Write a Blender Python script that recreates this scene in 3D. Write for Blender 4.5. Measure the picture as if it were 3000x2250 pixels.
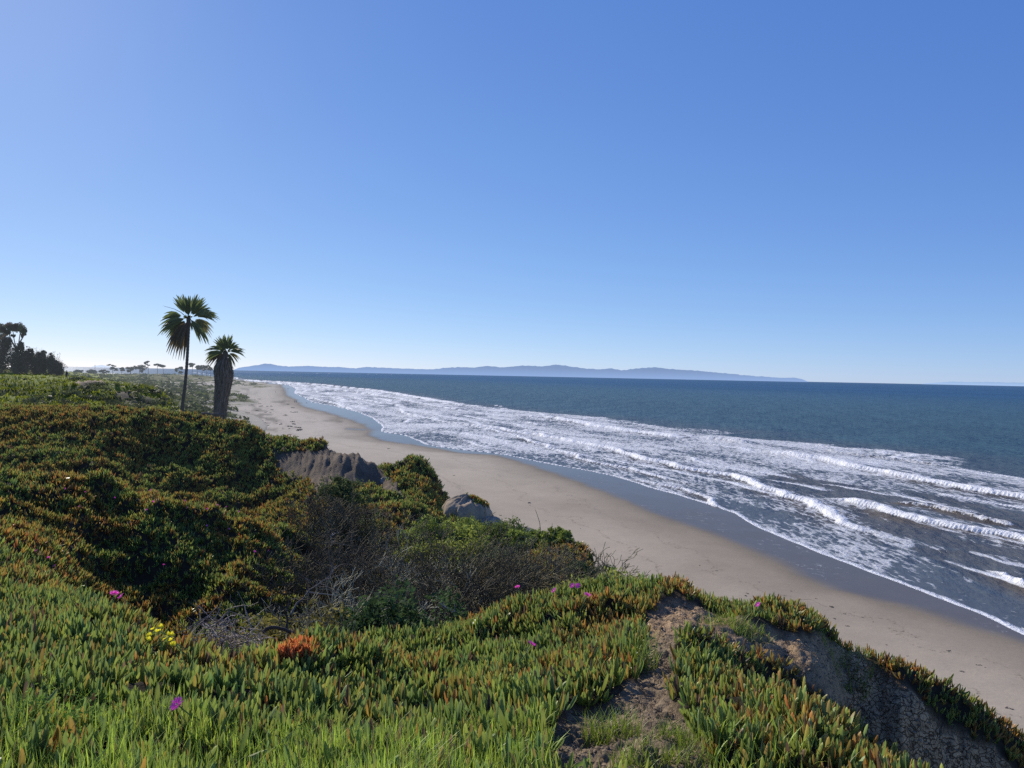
import bpy, math, random
import numpy as np
from mathutils import Matrix, Vector

# ------------------------------------------------------------------ basics
for o in list(bpy.data.objects):
    bpy.data.objects.remove(o)
scene = bpy.context.scene
COL = scene.collection
rng = np.random.default_rng(7)
random.seed(7)

FPX, CX, CY = 2254.0, 1500.0, 1125.0          # focal length and centre of the 3000 px photo
EYE = 22.0                                     # eye height above the sea
ROLL = math.radians(1.17)
PITCH = math.atan(25.0 / FPX)
SUN_AZ = math.radians(-37)                     # left of the view axis (+Y)
SUN_EL = math.radians(27)

fw = np.array([0, math.cos(PITCH), -math.sin(PITCH)])
up0 = np.array([0, math.sin(PITCH), math.cos(PITCH)])
X = np.array([1.0, 0, 0])
R_ = X * math.cos(ROLL) + up0 * math.sin(ROLL)
U_ = -X * math.sin(ROLL) + up0 * math.cos(ROLL)
EYEP = np.array([0, 0, EYE])


def at(px, py, Y):
    """a photographed point at depth Y (metres ahead) as a place in the world"""
    d = fw + R_ * ((px - CX) / FPX) - U_ * ((py - CY) / FPX)
    return EYEP + d * (Y / d[1])


def on_plane(px, py, z=0.0):
    d = fw + R_ * ((px - CX) / FPX) - U_ * ((py - CY) / FPX)
    return EYEP + d * ((z - EYE) / d[2])


def to_px(P):
    q = np.asarray(P, float) - EYEP
    zf = np.maximum(q @ fw, 1e-3)
    return CX + FPX * (q @ R_) / zf, CY - FPX * (q @ U_) / zf


def hor(px):
    return 1100 + 0.0204 * (px - 1500)


# ------------------------------------------------------------------ noise
def _h(ix, iy, seed):
    n = (ix.astype(np.int64) * 374761393 + iy.astype(np.int64) * 668265263 + seed * 1274126177) & 0xffffffff
    n = ((n ^ (n >> 13)) * 1274126177) & 0xffffffff
    n = n ^ (n >> 16)
    return (n & 0xffffff) / float(0xffffff)


def vnoise(x, y, seed=0):
    x = np.asarray(x, float); y = np.asarray(y, float)
    ix = np.floor(x); iy = np.floor(y)
    fx = x - ix; fy = y - iy
    fx = fx * fx * fx * (fx * (fx * 6 - 15) + 10); fy = fy * fy * fy * (fy * (fy * 6 - 15) + 10)
    a = _h(ix, iy, seed); b = _h(ix + 1, iy, seed); c = _h(ix, iy + 1, seed); d = _h(ix + 1, iy + 1, seed)
    return (a + (b - a) * fx) * (1 - fy) + (c + (d - c) * fx) * fy


def fbm(x, y, seed=0, octv=4, gain=0.5):
    s = 0; a = 1.0; t = 0
    c, sn = math.cos(0.6), math.sin(0.6)
    for k in range(octv):
        s = s + a * vnoise(x, y, seed + k * 17); t += a; a *= gain
        x, y = (c * x - sn * y) * 2.03 + 3.1, (sn * x + c * y) * 2.03 + 7.7
    return s / t


def sstep(a, b, x):
    t = np.clip((x - a) / (b - a), 0, 1)
    return t * t * (3 - 2 * t)


def inpoly(px, py, poly):
    px = np.asarray(px); py = np.asarray(py)
    r = np.zeros(px.shape, bool)
    n = len(poly); j = n - 1
    for i in range(n):
        xi, yi = poly[i]; xj, yj = poly[j]
        if yi != yj:
            r ^= ((yi > py) != (yj > py)) & (px < (xj - xi) * (py - yi) / (yj - yi) + xi)
        j = i
    return r


# ------------------------------------------------------------------ mesh helpers
def link(o, parent=None):
    COL.objects.link(o)
    if parent is not None:
        o.parent = parent
    return o


def mk(name, V, tris=None, quads=None, mat=None, col=None, smooth=False, parent=None, attrs=None, matidx=None):
    V = np.asarray(V, np.float32).reshape(-1, 3)
    me = bpy.data.meshes.new(name)
    nt = 0 if tris is None else len(tris)
    nq = 0 if quads is None else len(quads)
    me.vertices.add(len(V)); me.vertices.foreach_set('co', V.ravel())
    parts = []
    if nt: parts.append(np.asarray(tris, np.int32).ravel())
    if nq: parts.append(np.asarray(quads, np.int32).ravel())
    li = np.concatenate(parts)
    me.loops.add(len(li)); me.loops.foreach_set('vertex_index', li)
    me.polygons.add(nt + nq)
    ls = np.concatenate([np.arange(nt) * 3, nt * 3 + np.arange(nq) * 4]).astype(np.int32)
    me.polygons.foreach_set('loop_start', ls)
    if smooth:
        me.polygons.foreach_set('use_smooth', np.ones(nt + nq, bool))
    if matidx is not None:
        me.polygons.foreach_set('material_index', np.asarray(matidx, np.int32))
    me.update(calc_edges=True)
    if col is not None:
        a = me.color_attributes.new('Col', 'FLOAT_COLOR', 'POINT')
        c = np.ones((len(V), 4), np.float32); c[:, :3] = np.asarray(col)[:, :3]
        a.data.foreach_set('color', c.ravel())
    for k, v in (attrs or {}).items():
        a = me.attributes.new(k, 'FLOAT', 'POINT')
        a.data.foreach_set('value', np.asarray(v, np.float32))
    for m in (mat if isinstance(mat, (list, tuple)) else [mat]):
        if m is not None: me.materials.append(m)
    o = bpy.data.objects.new(name, me)
    return link(o, parent)


def empty(name, loc):
    o = bpy.data.objects.new(name, None)
    o.location = [float(v) for v in loc]
    return link(o)


def tag(o, label=None, cat=None, group=None, kind=None):
    if label: o['label'] = label
    if cat: o['category'] = cat
    if group: o['group'] = group
    if kind: o['kind'] = kind
    return o


def gridquads(nr, nc):
    i = np.arange((nr - 1) * (nc - 1)); r = i // (nc - 1); c = i % (nc - 1)
    a = r * nc + c
    return np.stack([a, a + 1, a + nc + 1, a + nc], 1)


def nrm(v):
    return v / np.maximum(np.linalg.norm(v, axis=-1, keepdims=True), 1e-9)


def frames(D):
    ref = np.where(np.abs(D[:, 2:3]) > 0.95, np.array([[1.0, 0, 0]]), np.array([[0, 0, 1.0]]))
    S = nrm(np.cross(D, ref)); T = np.cross(D, S)
    return S, T


def tubes(P0, P1, r0, r1, n=3):
    """independent tapered n-sided sticks"""
    P0 = np.asarray(P0, float); P1 = np.asarray(P1, float)
    N = len(P0)
    D = nrm(P1 - P0); S, T = frames(D)
    a = np.arange(n) * 2 * math.pi / n
    off = np.cos(a)[None, :, None] * S[:, None, :] + np.sin(a)[None, :, None] * T[:, None, :]
    A = P0[:, None] + off * np.asarray(r0).reshape(-1, 1, 1)
    B = P1[:, None] + off * np.asarray(r1).reshape(-1, 1, 1)
    V = np.concatenate([A, B], 1).reshape(-1, 3)
    base = np.arange(N)[:, None] * 2 * n
    q = []
    for k in range(n):
        k2 = (k + 1) % n
        q.append(np.stack([base[:, 0] + k, base[:, 0] + k2, base[:, 0] + n + k2, base[:, 0] + n + k], 1))
    return V, np.concatenate(q)


def path_tube(pts, rad, n=10, cap=True):
    """one continuous tube along a polyline"""
    pts = np.asarray(pts, float); m = len(pts)
    tang = nrm(np.gradient(pts, axis=0))
    S, T = frames(tang)
    for i in range(1, m):
        s = S[i - 1] - tang[i] * (S[i - 1] @ tang[i]); S[i] = s / np.linalg.norm(s); T[i] = np.cross(tang[i], S[i])
    a = np.arange(n) * 2 * math.pi / n
    V = (pts[:, None] + (np.cos(a)[None, :, None] * S[:, None] + np.sin(a)[None, :, None] * T[:, None]) * np.asarray(rad).reshape(-1, 1, 1)).reshape(-1, 3)
    q = []; t = []
    for i in range(m - 1):
        for k in range(n):
            q.append((i * n + k, i * n + (k + 1) % n, (i + 1) * n + (k + 1) % n, (i + 1) * n + k))
    if cap:
        V = np.concatenate([V, pts[-1:], pts[:1]])
        for k in range(n):
            t.append(((m - 1) * n + k, (m - 1) * n + (k + 1) % n, m * n)); t.append(((k + 1) % n, k, m * n + 1))
    return V, np.array(t, int).reshape(-1, 3), np.array(q, int)


def join(parts):
    """[(V,tris,quads,col)] -> one set of arrays"""
    Vs, Ts, Qs, Cs = [], [], [], []; n = 0
    for V, t, q, c in parts:
        V = np.asarray(V, float).reshape(-1, 3)
        Vs.append(V)
        if t is not None and len(t): Ts.append(np.asarray(t) + n)
        if q is not None and len(q): Qs.append(np.asarray(q) + n)
        if c is not None:
            c = np.asarray(c, float)
            Cs.append(np.broadcast_to(c, (len(V), 3)))
        n += len(V)
    return (np.concatenate(Vs), np.concatenate(Ts) if Ts else None, np.concatenate(Qs) if Qs else None,
            np.concatenate(Cs) if Cs else None)


# ------------------------------------------------------------------ materials
HAZE_COL = (0.52, 0.60, 0.70)


def new_mat(name):
    m = bpy.data.materials.new(name); m.use_nodes = True
    nt = m.node_tree; nt.nodes.clear()
    return m, nt


def N(nt, typ, **kw):
    n = nt.nodes.new(typ)
    for k, v in kw.items():
        if k.startswith('i_'):
            key = k[2:]
            n.inputs[int(key) if key.isdigit() else key].default_value = v
        else:
            setattr(n, k, v)
    return n


def math_n(nt, op, a, b=None, clamp=False):
    n = nt.nodes.new('ShaderNodeMath'); n.operation = op; n.use_clamp = clamp
    for i, v in enumerate((a, b)):
        if v is None: continue
        if isinstance(v, (int, float)): n.inputs[i].default_value = v
        else: nt.links.new(v, n.inputs[i])
    return n.outputs[0]


def mixc(nt, fac, a, b, blend='MIX'):
    n = nt.nodes.new('ShaderNodeMix'); n.data_type = 'RGBA'; n.blend_type = blend
    for s, v in ((n.inputs[0], fac), (n.inputs[6], a), (n.inputs[7], b)):
        if isinstance(v, (int, float)): s.default_value = v
        elif isinstance(v, tuple): s.default_value = v + (1,) if len(v) == 3 else v
        else: nt.links.new(v, s)
    return n.outputs[2]


def ramp(nt, fac, stops):
    n = nt.nodes.new('ShaderNodeValToRGB')
    el = n.color_ramp.elements
    while len(el) < len(stops): el.new(0.5)
    for e, (p, c) in zip(el, stops):
        e.position = p; e.color = (c, c, c, 1) if isinstance(c, (int, float)) else c + (1,)
    nt.links.new(fac, n.inputs[0])
    return n.outputs[0]


def noise_n(nt, vec, scale, detail=4, rough=0.5):
    n = N(nt, 'ShaderNodeTexNoise'); n.inputs['Scale'].default_value = scale
    n.inputs['Detail'].default_value = detail; n.inputs['Roughness'].default_value = rough
    if vec is not None: nt.links.new(vec, n.inputs['Vector'])
    return n.outputs['Fac']


def finish(nt, shader, haze=None, hcol=HAZE_COL):
    """optional aerial perspective: airlight grows with a place's distance from the bluff top"""
    out = N(nt, 'ShaderNodeOutputMaterial')
    if haze:
        geo = N(nt, 'ShaderNodeNewGeometry')
        dist = N(nt, 'ShaderNodeVectorMath', operation='DISTANCE')
        nt.links.new(geo.outputs['Position'], dist.inputs[0]); dist.inputs[1].default_value = (0, 0, EYE)
        f = math_n(nt, 'MULTIPLY', dist.outputs['Value'], -1.0 / haze)
        f = math_n(nt, 'EXPONENT', f)
        f = math_n(nt, 'SUBTRACT', 1.0, f)
        em = N(nt, 'ShaderNodeEmission'); em.inputs[0].default_value = hcol + (1,); em.inputs[1].default_value = 0.8
        mx = N(nt, 'ShaderNodeMixShader')
        nt.links.new(f, mx.inputs[0]); nt.links.new(shader, mx.inputs[1]); nt.links.new(em.outputs[0], mx.inputs[2])
        shader = mx.outputs[0]
    nt.links.new(shader, out.inputs[0])


def leaf_mat(name, trans=0.25, rough=0.45, spec=0.35, haze=None, var=0.0):
    m, nt = new_mat(name)
    at_ = N(nt, 'ShaderNodeAttribute', attribute_name='Col')
    c = at_.outputs['Color']
    if var:
        geo = N(nt, 'ShaderNodeNewGeometry')
        f = noise_n(nt, geo.outputs['Position'], 30, 3)
        c = mixc(nt, var, c, ramp(nt, f, [(0.3, 0.25), (0.7, 1.0)]), 'MULTIPLY')
    b = N(nt, 'ShaderNodeBsdfPrincipled')
    b.inputs['Roughness'].default_value = rough; b.inputs['Specular IOR Level'].default_value = spec
    nt.links.new(c, b.inputs['Base Color'])
    sh = b.outputs[0]
    if trans:
        t = N(nt, 'ShaderNodeBsdfTranslucent'); nt.links.new(c, t.inputs[0])
        mx = N(nt, 'ShaderNodeMixShader'); mx.inputs[0].default_value = trans
        nt.links.new(sh, mx.inputs[1]); nt.links.new(t.outputs[0], mx.inputs[2]); sh = mx.outputs[0]
    finish(nt, sh, haze)
    return m


def plain_mat(name, color, rough=0.8, noise=0.0, scale=20, haze=None, bump=0.0, spec=0.3):
    m, nt = new_mat(name)
    b = N(nt, 'ShaderNodeBsdfPrincipled')
    b.inputs['Roughness'].default_value = rough; b.inputs['Specular IOR Level'].default_value = spec
    geo = N(nt, 'ShaderNodeNewGeometry')
    f = noise_n(nt, geo.outputs['Position'], scale, 5, 0.6)
    lo = tuple(c * (1 - noise) for c in color); hi = tuple(min(1, c * (1 + noise)) for c in color)
    nt.links.new(ramp(nt, f, [(0.3, lo), (0.7, hi)]), b.inputs['Base Color'])
    if bump:
        bp = N(nt, 'ShaderNodeBump'); bp.inputs['Strength'].default_value = bump; bp.inputs['Distance'].default_value = 0.05
        nt.links.new(f, bp.inputs['Height']); nt.links.new(bp.outputs[0], b.inputs['Normal'])
    finish(nt, b.outputs[0], haze)
    return m


# ------------------------------------------------------------------ camera, sun, sky
cam = bpy.data.cameras.new('camera'); cam.sensor_fit = 'HORIZONTAL'; cam.sensor_width = 36
cam.lens = 36 * FPX / 3000; cam.clip_start = 0.05; cam.clip_end = 400000
co = bpy.data.objects.new('camera', cam); COL.objects.link(co)
M = Matrix(((R_[0], U_[0], -fw[0], 0), (R_[1], U_[1], -fw[1], 0), (R_[2], U_[2], -fw[2], EYE), (0, 0, 0, 1)))
co.matrix_world = M
scene.camera = co

sun = bpy.data.lights.new('sun', 'SUN'); sun.energy = 5.0; sun.angle = math.radians(0.53); sun.color = (1.0, 0.93, 0.82)
so = bpy.data.objects.new('sun', sun); COL.objects.link(so)
sd = Vector((math.sin(SUN_AZ) * math.cos(SUN_EL), math.cos(SUN_AZ) * math.cos(SUN_EL), math.sin(SUN_EL)))
so.rotation_euler = sd.to_track_quat('Z', 'Y').to_euler()

w = bpy.data.worlds.new('World'); scene.world = w; w.use_nodes = True
nt = w.node_tree; nt.nodes.clear()
sky = nt.nodes.new('ShaderNodeTexSky'); sky.sky_type = 'NISHITA'; sky.sun_disc = False
sky.sun_elevation = SUN_EL; sky.sun_rotation = SUN_AZ
sky.altitude = 20; sky.air_density = 0.6; sky.dust_density = 0.09; sky.ozone_density = 2.0
sp_ = nt.nodes.new('ShaderNodeSeparateColor'); cb_ = nt.nodes.new('ShaderNodeCombineColor')
nt.links.new(sky.outputs[0], sp_.inputs[0])
for ch, (gain, gam) in enumerate(((0.70, 0.84), (0.765, 0.68), (0.97, 0.40))):       # deeper, cleaner blue of the photograph
    v_ = math_n(nt, 'MULTIPLY', sp_.outputs[ch], 0.1)
    v_ = math_n(nt, 'POWER', v_, gam)
    nt.links.new(math_n(nt, 'MULTIPLY', v_, gain * 10), cb_.inputs[ch])
bg = nt.nodes.new('ShaderNodeBackground'); bg.inputs[1].default_value = 0.10
ow = nt.nodes.new('ShaderNodeOutputWorld')
nt.links.new(cb_.outputs[0], bg.inputs[0]); nt.links.new(bg.outputs[0], ow.inputs[0])
scene.view_settings.view_transform = 'Standard'; scene.view_settings.look = 'None'
scene.view_settings.exposure = 0; scene.view_settings.gamma = 1
scene.cycles.max_bounces = 8; scene.cycles.transparent_max_bounces = 8
scene.cycles.use_denoising = False

# ------------------------------------------------------------------ terrain of the bluff
VIS = '''
0 2250 3.1;0 2000 4.2;0 1850 5.6;0 1690 8.4;0 1600 11.2;0 1500 14;0 1402 16.8;0 1370 30.5;0 1300 33;0 1207 36.5;0 1195 85;0 1170 100;0 1140 130;0 1112 200;0 1100 260
150 2250 3.15;150 2000 4.3;150 1850 5.7;150 1740 7.6;150 1690 10;150 1600 13;150 1500 15.2;150 1398 17.3;150 1360 31;150 1290 34;150 1205 37.2;150 1195 82;150 1160 98;150 1130 140;150 1112 230;150 1105 270
300 2250 3.2;300 2000 4.4;300 1850 6;300 1740 8.2;300 1700 14.3;300 1600 15.6;300 1500 16.7;300 1400 17.9;300 1370 32;300 1300 34.5;300 1208 37.6;300 1195 80;300 1165 90;300 1140 120;300 1122 170;300 1108 800;300 1100 1100
450 2250 3.2;450 2000 4.5;450 1880 6;450 1800 7.4;450 1740 14.6;450 1600 16;450 1520 16.8;450 1450 17.6;450 1420 33;450 1330 35.5;450 1212 38.3;450 1197 85;450 1165 100;450 1153 112;450 1140 250;450 1120 700;450 1098 1100
600 2250 3.3;600 2000 4.8;600 1890 6.2;600 1790 14;600 1700 15.2;600 1600 16.5;600 1530 17.4;600 1466 18.4;600 1430 33.5;600 1330 36.5;600 1219 39;600 1200 300;600 1170 420;600 1130 750;600 1118 950;600 1100 1150
700 1230 39;690 1205 350;690 1160 520;690 1130 900
750 2250 3.3;750 2000 5;750 1910 6.3;750 1700 15.8;750 1600 17.4;750 1510 19.2;750 1450 33.5;750 1340 36.5;750 1247 39
850 2250 3.35;850 2000 5.2;850 1890 7;850 1650 18;850 1555 20.3;850 1480 31;850 1420 33.5;850 1300 37;850 1286 38.3
950 2250 3.4;950 2000 5.5;950 1870 7.8;950 1500 26;950 1430 30.5;950 1320 35.5;950 1297 38
1050 2250 3.4;1050 2000 5.7;1050 1860 8.2;1050 1480 28;1050 1440 31.5;1050 1400 33;1050 1340 35;1050 1322 36
1110 1345 36;1110 1365 35.5;1110 1430 33.5;1110 1450 31.5;1100 1500 26
1170 1365 38;1225 1373 37;1255 1410 36.5;1290 1460 36;1320 1495 35;1180 1450 31;1250 1480 30;1150 1395 36
1200 2250 3.4;1200 2000 5.8;1200 1840 8.6;1200 1490 28
1350 2250 3.4;1350 2000 5.7;1350 1880 7.5;1350 1775 9.3;1370 1545 30;1300 1525 30;1440 1555 29
1500 2250 3.4;1500 2000 5.4;1500 1850 7.4;1500 1718 10
1650 2250 3.4;1650 2000 5.2;1650 1850 7.2;1650 1708 10.3
1750 2250 3.45;1750 2050 4.7;1750 1850 7;1750 1708 10.6;1740 1625 18.5;1800 1672 17;1850 1703 15.5;1650 1605 20
1830 1715 10.5;1900 1725 10.3;1990 1750 9.3
1960 1790 8;1940 1850 6.6;1920 1960 5.2;1900 2080 4.2;1850 2200 3.5
2100 2250 3.45;2100 2000 4.9;2100 1895 6;2100 1840 7.2;2100 1805 8;2100 1768 8.8
2300 2250 3.5;2300 2050 4.5;2300 1968 5.2;2300 1900 7;2300 1850 7.9;2300 1798 8.8
2400 2250 3.5;2400 2047 4.7;2400 1930 6.8;2400 1900 7.5;2400 1843 8.8
2480 1885 8.7
2500 2250 3.6;2500 2117 4.35;2600 2187 4.05;2700 2240 3.85
'''
HID = '''
0 19 18.7;0 24 17.6;0 28 17.6;0 50 18;0 70 16.5;0 400 18.3;0 1000 17;0 1700 15
150 19.5 18.5;150 24 17.3;150 28 17.4;150 50 18;150 68 16;150 400 18;150 1000 16;150 1700 14
300 9.4 18.8;300 11.5 17.9;300 13 17.7;300 20 18.2;300 25 16.8;300 29 16.9;300 50 17.5;300 66 15;300 220 15.5;300 400 11;300 1400 9;300 1700 2
450 8.5 18.3;450 10.5 17.4;450 13 17.3;450 20 17.8;450 25 16.2;450 30 16.2;450 50 17;450 66 15;450 135 15.5;450 180 14;450 1250 12;450 1700 -2
600 7.2 18.2;600 9 17.7;600 12 17.3;600 21 17.2;600 25 15.9;600 30 15.9;600 50 17.3;600 76 17;600 90 14;600 120 9;600 180 6;600 1300 11;600 1700 -3
690 50 16.5;690 76 16;690 88 12;690 110 7;690 160 4.5;690 240 4.2;690 1200 3;690 1600 -1
740 45 13;740 60 7;740 80 3.5;740 110 2;740 200 1;740 400 0;740 800 0;740 1600 -3
820 80 -1;820 200 -3;820 600 -4;820 1600 -5;1500 80 -3;1500 300 -6;1500 1500 -8;2500 80 -4;2500 500 -8
750 7.3 18.1;750 9 17.6;750 12 17.8;750 22 16.8;750 26 15.8;750 31 15.9;750 43 15;750 54 8;750 68 2;750 90 0
850 8.2 17.8;850 10 17.4;850 12.5 17.5;850 23 16.6;850 27 16;850 42 14;850 54 6;850 70 0
950 9 18.1;950 11 17.6;950 14 17.3;950 19 17;950 41 14;950 51 6;950 65 0
1050 9.5 18.1;1050 11.5 17.4;1050 15 16.9;1050 20 16.7;1050 39 13;1050 49 5;1050 60 -1
1120 37.5 13;1120 46 5;1120 57 -1
1200 10 18;1200 12 17.1;1200 16 16.6;1200 20 16.6;1200 24 16.4;1200 40 13;1200 49 4;1200 60 -1
1300 37 12;1300 47 3;1300 58 -1
1370 33 14;1370 41 5;1370 52 -1
1350 10.5 18.2;1350 13 17;1350 18 16.5;1350 23 16.2;1350 27 15.9
1500 11.3 18.2;1500 14 17.1;1500 18 16.6;1500 22 16.2;1500 25.5 15.9;1500 29 11;1500 36 3;1500 45 -1
1650 11.6 17.8;1650 14 16.4;1650 17 16.7;1650 22 16.8;1650 26 10;1650 33 3;1650 41 -1
1750 12 18;1750 14 17.2;1750 16.5 17.2;1750 20 16.4;1750 23 11;1750 30 2;1750 37 -2
1830 12 18.2;1830 13.5 17.6;1830 17 16;1830 19 11;1830 27 2;1830 35 -2
1900 11.5 17.6;1900 14 13;1900 22 3;1900 31 -2
1990 10.8 17;1990 14 11.5;1990 22 2;1990 31 -2
2100 10.3 17;2100 13 12;2100 21 2;2100 30 -2
2300 5.7 19.2;2300 6.2 19.3;2300 10.3 16.8;2300 13 11;2300 21 1;2300 30 -2
2400 5.2 19.0;2400 5.8 18.9;2400 10.2 16.6;2400 13 10.5
2500 13 10;2500 20 1;2500 29 -2
2850 3.5 20.15;2850 13 9.5;2850 20 1;2850 29 -2
3000 3.3 20.2
3400 2.5 20.3;3400 3.2 20.1;3400 13 9;3400 20 1;3400 29 -2
4600 2.5 20.2;4600 4 17.5;4600 6 15;4600 8 14;4600 13 8;4600 20 0;4600 29 -2;4600 200 -8
-500 1.5 20.4;-500 3 20.36;-500 6 20;-500 10 19.8;-500 16 19.7;-500 20 19;-500 28 19.5;-500 37 20;-500 50 18.5;-500 70 17.5;-500 100 18.5;-500 150 19;-500 260 19;-500 600 19;-500 1700 17
-1500 1.5 20.4;-1500 3 20.36;-1500 6 20;-1500 12 19.8;-1500 20 19.5;-1500 37 20;-1500 60 18.5;-1500 100 19;-1500 260 19;-1500 1700 17
0 1.2 20.4;0 2.2 20.4;1000 1.2 20.4;1000 2.2 20.38;2000 1.2 20.4;2000 2.2 20.35;3000 1.2 20.4;3000 2.2 20.3;4600 1.2 20.35
0 0.6 20.4;1500 0.6 20.4;3000 0.6 20.4;-1500 0.6 20.4;4600 0.6 20.4
'''


def parse(t):
    return [tuple(map(float, q.split())) for l in t.strip().split('\n') for q in l.split(';') if q.strip()]


ctl = []
for px, py, Y in parse(VIS):
    p = at(px, py, Y); ctl.append((p[0] / p[1], math.log(Y), p[2]))
for px, Y, z in parse(HID):
    ctl.append(((px - CX) / FPX, math.log(Y), z))
# the broken seaward shoulder on the right: one profile swept along its crest
CREST = [(2480, 1886), (2530, 1902), (2600, 1936), (2700, 1993), (2850, 2082), (3000, 2187), (3150, 2300), (3400, 2480)]
for px in range(2480, 3401, 40):
    py = np.interp(px, *np.array(CREST).T); k = min(1, max(0, (px - 2480) / 160))
    Yc = 8.7 - 0.6 * k
    p = at(px, py, Yc); s_, zc = p[0] / p[1], p[2]
    for dY, dz in ((0, 0), (-0.25, -0.04 - 0.02 * k), (-0.5, -0.10 - 0.06 * k), (-0.72, -0.2 - 0.45 * k), (-1.2, -0.3 - 1.3 * k), (-2.0, -0.4 - 1.7 * k), (-2.9 + 0.3 * k, -0.5 - 1.0 * k), (0.9, -1.6), (1.8, -3.4)):
        ctl.append((s_, math.log(Yc + dY), zc + dz))
ctl = np.array(ctl)
KS = 2.0
cu = ctl[:, 0] * KS; cv = ctl[:, 1]
dm = np.hypot(cu[:, None] - cu[None], cv[:, None] - cv[None])
A = np.zeros((len(ctl) + 3,) * 2)
A[:len(ctl), :len(ctl)] = dm + np.eye(len(ctl)) * -0.002
A[:len(ctl), -3] = 1; A[:len(ctl), -2] = cu; A[:len(ctl), -1] = cv
A[-3:, :len(ctl)] = A[:len(ctl), -3:].T
wts = np.linalg.solve(A, np.concatenate([ctl[:, 2], [0, 0, 0]]))


def rbf(u, v):
    out = np.empty(len(u))
    for i in range(0, len(u), 20000):
        a, b = u[i:i + 20000], v[i:i + 20000]
        k = np.sqrt((a[:, None] - cu[None]) ** 2 + (b[:, None] - cv[None]) ** 2)
        out[i:i + 20000] = k @ wts[:-3] + wts[-3] + wts[-2] * a + wts[-1] * b
    return out


SN, SP, NS = -1.15, 1.15, 1060
gs = np.linspace(SN, SP, NS)
gv = np.concatenate([np.linspace(math.log(0.6), math.log(2.8), 60, endpoint=False),
                     np.linspace(math.log(2.8), math.log(45), 480, endpoint=False),
                     np.linspace(math.log(45), math.log(1650), 300)])
NV = len(gv)
# coarse evaluate then interpolate
cs = np.linspace(SN, SP, 430); cvv = gv[::2] if NV % 2 else np.append(gv[::2], gv[-1])
S2, V2 = np.meshgrid(cs, cvv)
Zc = rbf(S2.ravel() * KS, V2.ravel()).reshape(S2.shape)
ti = np.interp(gs, cs, np.arange(len(cs))); tj = np.interp(gv, cvv, np.arange(len(cvv)))


def bil(Zg, fj, fi):
    j0 = np.clip(np.floor(fj).astype(int), 0, Zg.shape[0] - 2); i0 = np.clip(np.floor(fi).astype(int), 0, Zg.shape[1] - 2)
    a = fj - j0; b = fi - i0
    return (Zg[j0, i0] * (1 - b) + Zg[j0, i0 + 1] * b) * (1 - a) + (Zg[j0 + 1, i0] * (1 - b) + Zg[j0 + 1, i0 + 1] * b) * a


JJ, II = np.meshgrid(tj, ti, indexing='ij')
Z = bil(Zc, JJ, II)
GS, GV = np.meshgrid(gs, gv)
GY = np.exp(GV); GX = GS * GY


def blur(Zg, n):
    for _ in range(n):
        P = np.pad(Zg, 1, mode='edge')
        Zg = (P[1:-1, :-2] + P[1:-1, 2:] + P[:-2, 1:-1] + P[2:, 1:-1] + 4 * P[1:-1, 1:-1]) / 8
    return Zg


Z = blur(Z, 2)
# the traced points are plant tops: the soil lies a hand's breadth lower
Z -= 0.22 * sstep(7.6, 9.4, GY) * (1 - sstep(11.5, 14, GY)) * sstep(-0.24, -0.15, GS) * (1 - sstep(0.15, 0.21, GS))
Z -= 0.14 * (1 - sstep(11, 20, GY)) * sstep(1.0, 2.6, GY) * (1 - sstep(0.17, 0.24, GS) * sstep(5.6, 6.6, GY))

# ---- zones (patches of ground, traced once and then fixed in the world)
BARE = [(1612, 2300), (1608, 2185), (1650, 2105), (1740, 2072), (1830, 2030), (1872, 1972), (1890, 1905), (1884, 1850), (1898, 1808),
        (1975, 1762), (2045, 1776), (2110, 1806), (2220, 1838), (2330, 1864), (2440, 1890), (2500, 1905), (2530, 1925), (2600, 1978), (2680, 2035),
        (2760, 2105), (2850, 2180), (2930, 2260), (2990, 2320), (2790, 2320), (2715, 2240), (2620, 2190), (2520, 2122), (2420, 2050),
        (2320, 1968), (2220, 1928), (2110, 1900), (1995, 1880), (1978, 1930), (1982, 1990), (1962, 2040), (1985, 2085), (2020, 2120),
        (2050, 2200), (2100, 2300)]
CLIFF = [(800, 1330), (860, 1318), (930, 1322), (970, 1306), (1021, 1312), (1110, 1340), (1120, 1383), (1140, 1408), (1210, 1462), (1150, 1455),
         (1085, 1420), (1040, 1440), (990, 1410), (960, 1470), (930, 1475), (904, 1410), (819, 1392)]
BRUSH = [(520, 1800), (560, 1795), (640, 1800), (760, 1785), (880, 1760), (905, 1640), (930, 1520), (1000, 1480), (1090, 1475), (1180, 1500), (1300, 1560),
         (1420, 1560), (1600, 1570), (1700, 1640), (1850, 1700), (1900, 1720), (1700, 1705), (1450, 1725), (1350, 1775), (1200, 1840), (950, 1875),
         (850, 1895), (750, 1912), (640, 1900), (560, 1870)]
EDGE = [(-2000, 9), (0, 9), (150, 9), (300, 8.4), (450, 7.7), (600, 6.5), (750, 6.6), (850, 7.3), (950, 8.1), (1050, 8.5), (1200, 8.9), (1350, 9.7),
        (1500, 10.5), (1650, 10.9), (1830, 11.2), (1900, 10.8), (1990, 9.9), (2100, 9.4), (2300, 9.3), (2400, 9.2), (2500, 8.5), (2700, 8.4), (3000, 8.5), (4600, 8)]
ex, ey = np.array(EDGE).T


def edgeY(s):
    return np.interp(s * FPX + CX, ex, ey)


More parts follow.
